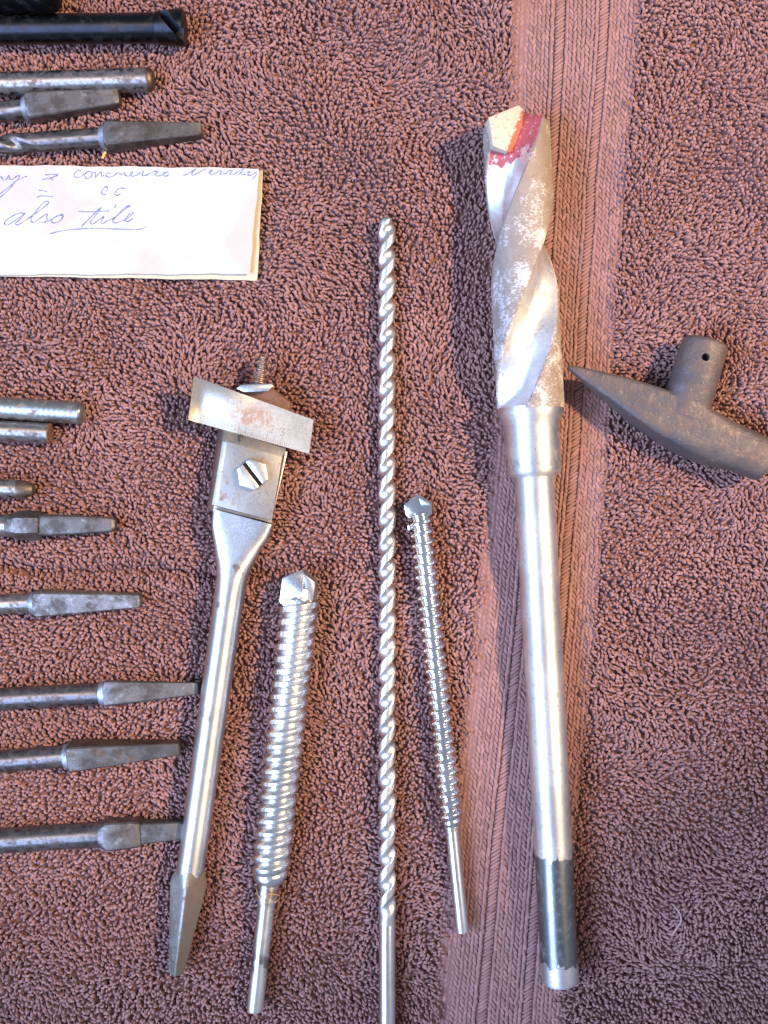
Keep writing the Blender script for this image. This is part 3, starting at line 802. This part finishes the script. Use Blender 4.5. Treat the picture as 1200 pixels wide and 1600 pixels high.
    # rust patch and graduations on the cutter
    def onblade(pts, lift): return [T.loc(x, y, AX + 13 + lift) for x, y in pts]
    paths = []
    b0, b1 = np.array([372.0, 680.0]), np.array([446.0, 701.0])
    for k in range(28):
        p = b0 + (b1 - b0) * k / 27; L = 15 if k % 4 == 0 else 9
        q = p + np.array([1.6, -L]) * 1.0
        paths.append([p + (q - p) * 0.05, q])
    def stroke_mesh(paths, wpx, lift):
        V = []; F = []
        for p in paths:
            p = np.array(p, float); d = np.gradient(p, axis=0); d /= np.linalg.norm(d, axis=1)[:, None] + 1e-9
            nr = np.stack([-d[:, 1], d[:, 0]], 1); i0 = len(V)
            for q, m_ in zip(p, nr):
                for sg in (-1, 1): V.append(onblade([q + m_ * sg * wpx / 2], lift)[0])
            for i in range(len(p) - 1): F.append((i0 + 2 * i, i0 + 2 * i + 1, i0 + 2 * i + 3, i0 + 2 * i + 2))
        return V, F
    m = Nodes('stamped_mark'); stamp = m.out((0.30, 0.20, 0.13), 0.7)
    v, f = stroke_mesh(paths, 0.6, 0.25); mesh_obj('graduation_marks', v, f, stamp, blade, False)
    three = spline([(437.5, 670), (441, 668.5), (444, 671.5), (440.5, 674.5), (444.5, 677.5), (441.5, 681), (437.5, 679)], 5)
    v, f = stroke_mesh([three], 1.3, 0.25); mesh_obj('stamped_numeral', v, f, stamp, blade, False)
    two = spline([(421.5, 667), (425, 664.5), (427.5, 668), (423, 674), (421.5, 675.5), (427, 676.5)], 5)
    v, f = stroke_mesh([two], 0.9, 0.25); mesh_obj('stamped_numeral', v, f, stamp, blade, False)
    # lead screw, lip and core beyond the cutter
    lead_m = steel('lead_screw_steel', (0.42, 0.33, 0.26), 0.42, (0.20, 0.11, 0.07), 0.50, 0.66, 420, 0.7, 0.2)
    ts, te = t(606), t(556)
    rings = []; q = ts - 4
    while q < te:
        k = (q - ts) / (te - ts); r0 = 10.6 * (1 - k) + 3.2 * k
        rings.append(thread_ring(T, q, r0 - 0.6, r0 + 3.6 - 1.6 * k, 6.6, 40, 0.05, 1, -1.0)); q += 0.7
    rings.append(T.ring(te + 2, 1.2, 40))
    T.part('lead_screw', rings, lead_m, sharp=60, label='rusty tapered lead screw')
    pr('core', [(378, 613), (424, 606), (454, 629), (450, 668), (368, 645)], 4, [(378, 612), (424, 604), (456, 628), (450, 668), (368, 645)], -17, rusty, 1.5)
    pr('cutting_lip', [(369, 607), (376, 601), (424, 599), (427, 603), (419, 611), (382, 613)], 27, [(372, 608), (378, 604), (421, 602), (423, 606), (417, 612), (382, 613)], 3, edge_bright, 1.4)
    pr('index_mark', [(373.2, 679), (375.4, 679.6), (374.4, 697), (372.2, 696.4)], 16.2, [(373.2, 679), (375.4, 679.6), (374.4, 697), (372.2, 696.4)], 12, groove, 0, clamp)
    press(T, 22, 22, 0, 0.66); press(T, 46, 48, 0.73, 0.88)
    PRESS.append((tuple(P(300, 625, (AX + 10) * S)), tuple(P(484, 682, (AX + 10) * S)), 30 * S, 30 * S))

# ------------------------------------------------------------------ tapered square tang bits along the left edge
GRP = 'old bits and rods along the left edge'
def tang_bit(name, label, left, end, sh_x, r, w0, w1, shaft_m, tang_m, roll=0.0, neck=6, spiral=None, p=14, aspect=1.0, extra_end=None):
    """left: photo point where the shaft leaves the frame at x=0; end: tang end"""
    dx, dy = end[0] - left[0], end[1] - left[1]; k = 260 / math.hypot(dx, dy)
    A = (left[0] - dx * k, left[1] - dy * k)
    T = Tool(name, label, 'drill bit', A, max(r, w0 * aspect) + SINK, end, max(r * 0.9, w1 * aspect + 2) + SINK, GRP, roll)
    L = T.lpx; ts = T.t(sh_x, left[1] + dy * (sh_x - left[0]) / dx); u = T.u
    ysign = -1.0 if (T.M.to_3x3() @ Vector((0, 1, 0))).x < 0 else 1.0
    if spiral:
        te = T.t(spiral, left[1]); rings = []; n = 40
        for t in np.arange(0, te, 4.0):
            fade = min(1.0, (te - t) / 40); pts = []
            phi = 2 * math.pi * t / 130.0 + 0.6
            for j in range(n):
                a = 2 * math.pi * j / n; d = (a - phi + math.pi / 2) % math.pi - math.pi / 2
                q = math.cos(min(abs(d) / math.radians(50), 1) * math.pi / 2)
                rr = r * (1 - 0.42 * fade * q); pts.append((t * u, math.cos(a) * rr * u, math.sin(a) * rr * u))
            rings.append(pts)
        rings += [T.ring(te + 2, r, n), T.ring(ts + 2, r, n)]
        T.part('fluted_shaft', rings, shaft_m, sharp=45)
    else:
        T.lathe('shaft', [(0, r * 0.8), (3, r)] + [(x, r) for x in np.linspace(8, ts - 2, 8)] + [(ts + 3, r * 0.99)], shaft_m, 48)
    tang = T.part('tang', [T.sup(ts - neck, r * 1.005, r * 1.005, 2.0), T.sup(ts - neck * 0.3, r + (w0 - r) * 0.55, r + (w0 - r) * 0.55 * aspect, 2.6), T.sup(ts + 2, w0 * 0.97, w0 * 0.97 * aspect, 6),
                    T.sup(ts + 5, w0, w0 * aspect, p)] +
                   [T.sup(ts + 5 + (L - ts - 9) * k_, w0 + (w1 - w0) * k_, (w0 + (w1 - w0) * k_) * aspect, p) for k_ in (0.15, 0.4, 0.7, 0.9)] +
                   [T.sup(L - 4, w1 * 1.0, w1 * aspect, p), T.sup(L - 1, w1 * 0.93, w1 * 0.93 * aspect, 8), T.sup(L, w1 * 0.8, w1 * 0.8 * aspect, 6)], tang_m, sharp=28)
    # bright worn shoulder where the tang's corners are turned down
    T.part('shoulder', [T.sup(ts - neck - 1.5, r * 1.012, r * 1.012, 2.0), T.sup(ts - neck * 0.3, (r + (w0 - r) * 0.55) * 1.012, (r + (w0 - r) * 0.55 * aspect) * 1.012, 2.6), T.sup(ts + 1.0, w0 * 0.965, w0 * 0.965 * aspect, 4.5)], shoulder_m, sharp=40, cap0=False, cap1=False)
    press(T, r, r, 0, ts / L); press(T, w0, w1, ts / L, 1.0)
    return T

def rod(name, label, left, end, r, mat, prof_end, end_m=None, cat='rod', grooves=False):
    dx, dy = end[0] - left[0], end[1] - left[1]; k = 260 / math.hypot(dx, dy)
    A = (left[0] - dx * k, left[1] - dy * k)
    T = Tool(name, label, cat, A, r + SINK, end, r + SINK, GRP)
    L = T.lpx
    prof = [(0, r * 0.8), (3, r)]
    cut_at = L - prof_end[0][0]
    t = 8.0
    while t < cut_at - 1:
        prof.append((t, r * (1 - (0.022 * abs(math.sin(t * 0.37)) * (0.4 + abs(math.sin(t * 0.051))) if grooves else 0)))); t += 2.2 if grooves else 25
    prof.append((cut_at, r))
    T.lathe('shaft', prof, mat, 48)
    T.lathe('end_cap', [(cut_at - 0.5, r * 0.995)] + [(L - a, b * r) for a, b in prof_end], end_m or mat, 48)
    press(T, r, r)
    return T

def left_tools():
    # black block at the very corner
    T = Tool('black_tool_shank', 'matt black tool shank cut off by the top left corner of the picture', 'tool', (-260, -20), 36 + SINK, (91, -24), 36 + SINK, GRP)
    bm_ = steel('matt_black_steel', (0.022, 0.022, 0.025), 0.6, (0.03, 0.028, 0.027), 0.5, 0.7, 300, 0.75, 0.2, rust_lo=0.8, rust_hi=0.9)
    L = T.lpx
    T.part('shaft', [T.sup(0, 36, 33, 6), T.sup(L - 60, 36, 33, 6), T.sup(L - 30, 36, 33, 6)], bm_)
    T.part('rounded_end', [T.sup(L - 30.5, 35.9, 32.9, 6), T.sup(L - 18, 35.6, 32.8, 6), T.sup(L - 8, 33, 31, 5), T.sup(L - 2, 28, 27, 4), T.sup(L, 22, 22, 4)], bm_)
    press(T, 38, 38)
    # black rod with a slanting notch in its collar
    T = Tool('black_countersink', 'black oxide shaft with a slanted notch cut in its collar, topmost bit', 'drill bit', (-260, 49), 25 + SINK, (289, 43.2), 26 + SINK, GRP)
    L = T.lpx; u = T.u
    T.lathe('shaft', [(0, 18), (3, 22)] + [(t, 22.4) for t in np.linspace(10, L - 46, 10)] + [(L - 44, 22)], black, 56)
    v, f = loft([T.ring(t, r, 72) for t, r in [(L - 46, 21), (L - 45, 23), (L - 42, 24.5), (L - 36, 25.4), (L - 20, 26.6), (L - 6, 28), (L - 2.5, 28), (L - 1, 26.5), (L, 24)]])
    o = mesh_obj('notched_collar', v, f, black, T.root)
    bb = bmesh.new(); bmesh.ops.create_cube(bb, size=1)
    # diagonal slot: long in the cutting direction
    Mx = Matrix.Translation((( L - 23) * u, 4 * u, 26 * u)) @ Matrix.Rotation(math.radians(-52), 4, 'Z') @ Matrix.Rotation(math.radians(18), 4, 'X') @ Matrix.Diagonal((90 * u, 14 * u, 38 * u, 1))
    bmesh.ops.transform(bb, matrix=Mx, verts=bb.verts)
    boolean(o, bb)
    o.data.materials.clear(); o.data.materials.append(black)
    press(T, 24, 26)
    # plain grey rod
    rod('steel_rod', 'plain grey round shank with chamfered end just below the black shaft', (0, 131.5), (241, 124.5), 18.2, aged, [(10, 1.0), (6, 0.98), (2.5, 0.86), (0.5, 0.72), (0, 0.6)], bronze, 'rod')
    tang_bit('square_tang_bit', 'short dark square tang touching the plain grey rod above the twist bit', (0, 175), (188, 153), 44, 15.5, 20.5, 12, dark, worn, roll=5)
    tang_bit('square_tang_bit', 'twist bit with spiral flutes and long square tang lying just above the paper note', (0, 226), (316, 204.5), 164, 15.5, 19.5, 10, dark, worn, roll=-4, spiral=64)
    # tan chip peeping out under the twist bit
    m = Nodes('straw_chip'); mm = m.out((0.55, 0.36, 0.10), 0.6)
    b = P(162, 243, 0.0009)
    root = thing('straw_fragment', 'tiny yellow straw fragment under the twist bit above the note', 'fragment', b)
    v, f = tube([(0.0006, 0.0012, 0), (0, 0, 0.0001), (-0.0004, -0.0011, 0.0002)], 0.0005, 8, False); mesh_obj('stalk', v, f, mm, root)
    # rods in the middle
    reed = steel('reeded_steel', (0.40, 0.41, 0.38), 0.36, (0.20, 0.15, 0.11), 0.50, 0.68, 420, 0.6, 0.4, rust_lo=0.62, rust_hi=0.74, brush=(4, 1, 1), bump=0.0001)
    rod('steel_rod', 'scuffed grey rod with turned rings, upper of the two rods lying side by side', (0, 637), (129, 645.5), 17.6, reed, [(4, 1.0), (1.5, 0.98), (0.4, 0.93), (0, 0.85)], aged, 'rod', True)
    rod('steel_rod', 'smooth grey rod with rusty flat end, lower of the two side by side', (0, 673), (80, 677.5), 16.2, aged, [(3, 1.0), (1.2, 0.98), (0.3, 0.92), (0, 0.8)], rusty, 'rod')
    rod('steel_rod', 'short rod with bronze coloured tapered end, above the hexagonal shouldered bit', (0, 763), (54, 765.5), 14.8, aged, [(26, 1.0), (22, 1.0), (12, 0.86), (5, 0.70), (1.5, 0.6), (0, 0.42)], bronze, 'rod')
    # hexagon shoulder bit
    T = Tool('hex_shoulder_bit', 'grey bit with hexagonal shoulder and flat worn tang', 'drill bit', (-260, 824), 19 + SINK, (181, 819.5), 17 + SINK, GRP)
    L = T.lpx; h0, h1 = T.t(24, 822), T.t(66, 821)
    def hexr(t, r, blend):
        pts = []
        for j in range(60):
            a = 2 * math.pi * j / 60
            k = math.cos(math.pi / 6) / math.cos(((a - math.pi / 2 + math.pi / 6) % (math.pi / 3)) - math.pi / 6)
            rr = r * (1 + (k * 1.12 - 1) * blend); pts.append((t * T.u, rr * math.cos(a) * T.u, rr * math.sin(a) * T.u))
        return pts
    T.lathe('shaft', [(0, 14), (3, 17)] + [(t, 17.3) for t in np.linspace(10, h0 - 8, 8)] + [(h0 + 2, 18)], aged, 48)
    T.part('hex_shoulder', [hexr(h0 - 12, 17.4, 0), hexr(h0 - 4, 18.6, 0.3), hexr(h0 + 3, 20, 0.75), hexr(h0 + 8, 20.8, 1), hexr(h1 - 3, 20.8, 1), hexr(h1 - 1, 20.4, 1), hexr(h1, 18, 0.8)], worn, sharp=25)
    T.part('tang', [T.sup(h1 - 2, 17, 17, 5), T.sup(h1 + 6, 17, 17, 6), T.sup(h1 + 50, 15.5, 15.5, 6), T.sup(L - 14, 12.5, 12.5, 6), T.sup(L - 4, 11, 11, 5), T.sup(L, 8, 8, 4)], worn, sharp=28)
    press(T, 18, 14)
    tang_bit('square_tang_bit', 'pale grey square tang bit lying alone left of the expansive bit neck', (0, 943.5), (221, 937.5), 55, 15.5, 20, 10.5, aged, worn_pale, roll=6)
    tang_bit('square_tang_bit', 'dark bit whose square tang tip touches the expansive bit shank', (0, 1092), (311, 1075.5), 164, 17.5, 20, 9.5, dark, worn, roll=-7)
    tang_bit('square_tang_bit', 'dark square tang bit, second from the bottom on the left', (0, 1189.5), (282, 1167.5), 108, 17.5, 21, 10, dark, worn_brown, roll=8)
    # bottom bit: short square shoulder, then a narrower tang running under the expansive bit
    T = Tool('square_tang_bit', 'lowest left bit, its stepped tang running under the expansive bit shank', 'drill bit', (-260, 1330.5), 20 + SINK, (290, 1295), 15 + SINK, GRP)
    L = T.lpx; s0, s1 = T.t(164, 1303), T.t(222, 1299)
    T.lathe('shaft', [(0, 16), (3, 19.5)] + [(t, 19.6) for t in np.linspace(10, s0 - 8, 8)] + [(s0 + 2, 19.5)], dark, 48)
    T.part('shoulder', [T.sup(s0 - 7, 19.7, 19.7, 2), T.sup(s0 - 1, 21.5, 21.5, 3.2), T.sup(s0 + 5, 22.5, 21.5, 7), T.sup(s0 + 12, 22.5, 20.5, 12), T.sup(s1 - 4, 20.5, 18, 12), T.sup(s1, 18, 16, 9)], worn, sharp=28)
    T.part('tang', [T.sup(s1 - 3, 16.5, 14.5, 10), T.sup(s1 + 10, 16.3, 14, 10), T.sup(L - 6, 14, 12, 10), T.sup(L, 11, 10, 6)], worn, sharp=28)
    press(T, 20, 14)

def boolean(o, bm_cut):
    me = bpy.data.meshes.new('cut'); bmesh.ops.recalc_face_normals(bm_cut, faces=bm_cut.faces); bm_cut.to_mesh(me); bm_cut.free()
    c = bpy.data.objects.new('cut', me); col.objects.link(c)
    par = o.parent; o.parent = None
    md = o.modifiers.new('b', 'BOOLEAN'); md.object = c; md.operation = 'DIFFERENCE'; md.solver = 'EXACT'
    bpy.context.view_layer.update()
    ev = o.evaluated_get(bpy.context.evaluated_depsgraph_get())
    nm = bpy.data.meshes.new_from_object(ev)
    o.modifiers.clear(); o.data = nm; nm.name = o.name
    nm.polygons.foreach_set('use_smooth', np.ones(len(nm.polygons), dtype=bool)); nm.set_sharp_from_angle(angle=math.radians(30))
    bpy.data.objects.remove(c); bpy.data.meshes.remove(me)
    o.parent = par

# ------------------------------------------------------------------ iron pick head
def pick_head():
    root = thing('iron_pick_head', 'dark iron pick head with round socket, pointed end against the large masonry bit', 'tool head', P(1070, 655, -0.0005))
    base = root.location
    def sec(c, hw, hz, zc, nrm, p, n=40):
        out = []
        cw = P(c[0], c[1], zc * S) - base
        nv = Vector((nrm[0], -nrm[1], 0)).normalized()
        for j in range(n):
            a = 2 * math.pi * (j + 0.5) / n; cc, ss = math.cos(a), math.sin(a)
            k = (abs(cc) ** p + abs(ss) ** p) ** (-1 / p)
            skew = 0.30 * hw * max(0.0, cc) * (0.5 - 0.5 * ss * k) if p > 3.3 else 0.0
            out.append(cw + nv * ((hw * cc * k + skew) * S) + Vector((0, 0, ss * k * hz * S)))
        return out
    V = []; F = []
    def add(rings):
        v, f = loft(rings); o = len(V); V.extend(v); F.extend([tuple(i + o for i in q) for q in f])
    nr = (-0.47, 0.88)
    add([sec((888, 573), 3, 4, 48, nr, 2.2), sec((896, 577), 6, 8, 46, nr, 2.4), sec((930, 593), 14, 13, 43, nr, 3.6), sec((968, 611), 22, 17, 41, nr, 7),
         sec((1005, 630), 29, 21, 40, nr, 8), sec((1040, 648), 34, 24, 38, nr, 8), sec((1080, 668), 37, 27, 36, nr, 6), sec((1120, 688), 36, 29, 34, nr, 3.4),
         sec((1160, 705), 34, 30, 32, nr, 3.0), sec((1194, 720), 33, 29, 31, nr, 2.8), sec((1198, 722), 31.5, 27.5, 31, nr, 2.8)])
    ns = (0.95, 0.29)
    add([sec((1066, 652), 37, 30, 34, ns, 2.6), sec((1072, 632), 37, 29, 36, ns, 2.4), sec((1082, 602), 36, 30, 38, ns, 2.2), sec((1094, 562), 36, 31, 39, ns, 2.1), sec((1102, 538), 35, 30, 40, ns, 2.1), sec((1104, 533), 31, 27, 40, ns, 2.1)])
    m = Nodes('old_iron')
    n1 = m.noise(70, 4); n2 = m.noise(420, 5, 0.65)
    c = m.mix(m.ramp(n1, 0.35, 0.65), (0.078, 0.070, 0.076), (0.115, 0.085, 0.072))
    c = m.mix(m.ramp(m.noise(190, 5, 0.7), 0.54, 0.72, 0, 0.45), c, (0.15, 0.082, 0.055))
    c = m.mix(m.ramp(m.noise(700, 3), 0.72, 0.77), c, (0.6, 0.58, 0.55))
    m.bump(m.math('ADD', m.math('ADD', n2, m.math('MULTIPLY', m.noise(1500, 3), 0.4)), m.math('MULTIPLY', m.noise(130, 3), 2.2)), 0.00034, 0.9)
    iron = m.out(c, m.ramp(n2, 0.3, 0.7, 0.42, 0.66), 0.30, 0.5)
    me = bpy.data.meshes.new('casting'); me.from_pydata([tuple(v) for v in V], [], F); me.update()
    b = bmesh.new(); b.from_mesh(me); bmesh.ops.recalc_face_normals(b, faces=b.faces); b.to_mesh(me); b.free()
    o = bpy.data.objects.new('casting', me); col.objects.link(o)
    md = o.modifiers.new('r', 'REMESH'); md.mode = 'VOXEL'; md.voxel_size = 0.00042
    sm = o.modifiers.new('s', 'SMOOTH'); sm.iterations = 2; sm.factor = 0.5
    bpy.context.view_layer.update()
    nm = bpy.data.meshes.new_from_object(o.evaluated_get(bpy.context.evaluated_depsgraph_get()))
    o.modifiers.clear(); o.data = nm; bpy.data.meshes.remove(me)
    # pin hole through the socket
    bb = bmesh.new(); hp = P(1103, 558, 70 * S) - base
    bmesh.ops.create_cone(bb, cap_ends=True, segments=20, radius1=6 * S, radius2=6 * S, depth=40 * S, matrix=Matrix.Translation(hp))
    boolean(o, bb)
    nm = o.data; nm.materials.clear(); nm.materials.append(iron); nm.name = 'casting'
    o.parent = root
    for a, b_, ra, rb in [((905, 582, 44), (1060, 658, 36), 8, 32), ((1060, 658, 35), (1196, 720, 31), 33, 29), ((1070, 640, 36), (1103, 535, 39), 32, 30)]:
        PRESS.append((tuple(P(a[0], a[1], a[2] * S)), tuple(P(b_[0], b_[1], b_[2] * S)), ra * S, rb * S))

# ------------------------------------------------------------------ paper note with handwriting
def note():
    root = thing('paper_note', 'white paper note with cream edge and cursive blue-grey handwriting', 'note', P(200, 350, 0.001))
    base = root.location
    m = Nodes('old_paper')
    st = m.ramp(m.noise(38, 5, 0.6, dist=0.6), 0.48, 0.64); sp = m.ramp(m.noise(650, 2), 0.76, 0.80)
    c = m.mix(m.math('MULTIPLY', st, 0.55), (0.535, 0.495, 0.44), (0.43, 0.365, 0.285))
    c = m.mix(m.math('MULTIPLY', sp, 0.6), c, (0.35, 0.30, 0.30))
    m.bump(m.math('ADD', m.noise(120, 5, 0.6), m.math('MULTIPLY', m.noise(45, 3, dist=1.0), 1.5)), 0.0008, 0.8)
    paper = m.out(c, 0.9, 0.0, 0.15)
    m = Nodes('cream_paper'); c = m.mix(m.noise(200, 4), (0.60, 0.51, 0.36), (0.52, 0.43, 0.29)); cream = m.out(c, 0.9, 0.0, 0.15)
    def zf(x, y, lift):
        return 6.0 + lift + 1.5 * math.sin(x / 61.0 + 0.5) * math.sin(y / 45.0) + 0.8 * math.sin(x / 23.0 + y / 31.0) + 3.5 * max(0, (x - 250) / 160.0) ** 2 * (1 if lift > 2 else 0.3)
    def sheet(name, TL, TR, BR, BL, lift, mat, wob):
        nu, nv = 60, 24; V = []; F = []
        for dz in (0, -1.0):
            for i in range(nu + 1):
                for j in range(nv + 1):
                    a, b = i / nu, j / nv
                    x = (TL[0] * (1 - a) + TR[0] * a) * (1 - b) + (BL[0] * (1 - a) + BR[0] * a) * b
                    y = (TL[1] * (1 - a) + TR[1] * a) * (1 - b) + (BL[1] * (1 - a) + BR[1] * a) * b
                    if j in (0, nv): y += wob * (math.sin(x / 19.0) + 0.6 * math.sin(x / 7.0 + 1))
                    if i == nu: x += wob * (math.sin(y / 15.0) + 0.6 * math.sin(y / 6.0))
                    V.append(P(x, y, (zf(x, y, lift) + dz) * S) - base)
        W = nv + 1; off = (nu + 1) * W
        for i in range(nu):
            for j in range(nv):
                a = i * W + j; F.append((a, a + 1, a + W + 1, a + W)); F.append((off + a, off + a + W, off + a + W + 1, off + a + 1))
        for i in range(nu):
            a = i * W; F.append((a, a + W, off + a + W, off + a)); a += nv; F.append((a, off + a, off + a + W, a + W))
        for j in range(nv):
            F.append((j, off + j, off + j + 1, j + 1)); a = nu * W + j; F.append((a, a + 1, off + a + 1, off + a))
        return mesh_obj(name, V, F, mat, root, True, 40)
    top = sheet('top_sheet', (-150, 256), (405, 263), (390, 428), (-150, 429), 5.0, paper, 0.7)
    sheet('under_sheet', (-150, 262), (411, 266), (402, 438), (-150, 429), 0.0, cream, 0.5)
    Z = 5.4545
    strokes = [
        [(-40, 170), (-10, 160), (12, 140), (25, 172), (55, 160), (75, 130), (82, 162), (105, 166), (150, 132), (166, 130), (150, 165), (110, 210), (60, 265), (12, 308), (-20, 318)],
        [(-30, 310), (50, 250), (130, 182), (195, 150), (232, 138)],
        [(385, 128), (430, 123), (490, 127), (440, 150), (425, 152)], [(360, 165), (400, 160), (440, 160), (452, 173)],
        [(692, 92), (670, 86), (642, 105), (632, 132), (652, 148), (690, 140), (716, 118)],
        [(745, 98), (722, 122), (728, 152), (755, 158), (784, 128), (776, 99), (748, 98)],
        [(784, 112), (812, 105), (813, 148), (838, 117), (862, 105), (866, 138), (888, 130)],
        [(942, 115), (918, 110), (902, 132), (930, 146), (972, 132), (1000, 108), (1030, 122), (1058, 108), (1072, 132), (1100, 136), (1125, 115), (1131, 100), (1114, 106), (1120, 136), (1155, 132), (1200, 106)],
        [(1222, 92), (1212, 132), (1240, 130), (1290, 108), (1322, 95), (1350, 97), (1320, 122), (1340, 137), (1382, 126), (1421, 106), (1436, 100), (1400, 106), (1392, 132), (1422, 136), (1446, 120)],
        [(1561, 132), (1600, 118), (1650, 86), (1667, 78), (1636, 110), (1642, 130), (1682, 114), (1730, 86), (1752, 78)],
        [(1782, 114), (1792, 90), (1810, 89), (1787, 110), (1806, 125), (1842, 110), (1862, 95), (1892, 96), (1872, 120), (1902, 118), (1932, 110), (1952, 92), (1982, 90), (1962, 115), (1982, 125), (2022, 105), (2057, 80), (2077, 75), (2032, 125)],
        [(2067, 95), (2047, 114), (2092, 125)], [(2106, 104), (2131, 100), (2111, 130), (2152, 125), (2177, 105), (2187, 115), (2167, 150), (2150, 150)],
        [(330, 258), (365, 260), (400, 271)], [(315, 318), (360, 305), (450, 312)],
        [(905, 225), (884, 240), (865, 270), (872, 290), (905, 296)], [(906, 226), (917, 240), (902, 266)],
        [(1062, 242), (1022, 240), (987, 265), (976, 290), (1000, 301), (1034, 287)],
        [(206, 460), (170, 450), (110, 475), (52, 515), (36, 545), (62, 553), (122, 520), (198, 467), (210, 455), (166, 510), (130, 540), (150, 553), (205, 523), (280, 470), (350, 420), (411, 370), (406, 352), (370, 365), (320, 420), (270, 490), (264, 524), (300, 526), (350, 490), (402, 458), (396, 490), (406, 518), (372, 531), (332, 525)],
        [(372, 531), (430, 512), (470, 485), (522, 464), (480, 480), (440, 515), (450, 536), (500, 526), (536, 485), (530, 462), (512, 470), (545, 478)],
        [(693, 568), (730, 530), (800, 460), (850, 410), (856, 415), (800, 490), (770, 530), (790, 546), (840, 510), (888, 478), (860, 525), (872, 543), (920, 515), (970, 495), (1040, 440), (1100, 395), (1106, 385), (1060, 410), (990, 480), (960, 517), (980, 536), (1032, 520), (1062, 510), (1120, 470), (1136, 450), (1110, 455), (1070, 500), (1082, 526), (1134, 498)],
        [(668, 437), (760, 441), (930, 434)], [(972, 408), (985, 392), (992, 380)],
        [(425, 628), (520, 605), (640, 590), (800, 583), (1000, 588), (1150, 592), (1200, 588), (1245, 571)]]
    V = []; F = []
    for s_ in strokes:
        p = np.array(spline([(x / Z, 250 + y / Z) for x, y in s_], 5)); d = np.gradient(p, axis=0); d /= np.linalg.norm(d, axis=1)[:, None] + 1e-9
        nr_ = np.stack([-d[:, 1], d[:, 0]], 1); i0 = len(V)
        w = 1.55 + 0.45 * np.sin(np.arange(len(p)) * 0.7)
        for q, k, ww in zip(p, nr_, w):
            for sg in (-1, 1):
                a = q + k * sg * ww / 2; V.append(P(a[0], a[1], (zf(a[0], a[1], 5.0) + 0.35) * S) - base)
        for i in range(len(p) - 1): F.append((i0 + 2 * i, i0 + 2 * i + 1, i0 + 2 * i + 3, i0 + 2 * i + 2))
    m = Nodes('blue_grey_pen'); pen = m.out(m.mix(m.ramp(m.noise(900, 3), 0.35, 0.6), (0.07, 0.11, 0.22), (0.20, 0.25, 0.36)), 0.8)
    mesh_obj('handwriting', V, F, pen, top, False)
    PRESS.append((tuple(P(-100, 300, 14 * S)), tuple(P(370, 300, 14 * S)), 14 * S, 14 * S))

masonry_bit()
long_bit()
fat_bit()
small_bit()
expansive_bit()
left_tools()
pick_head()
note()
build_towel()
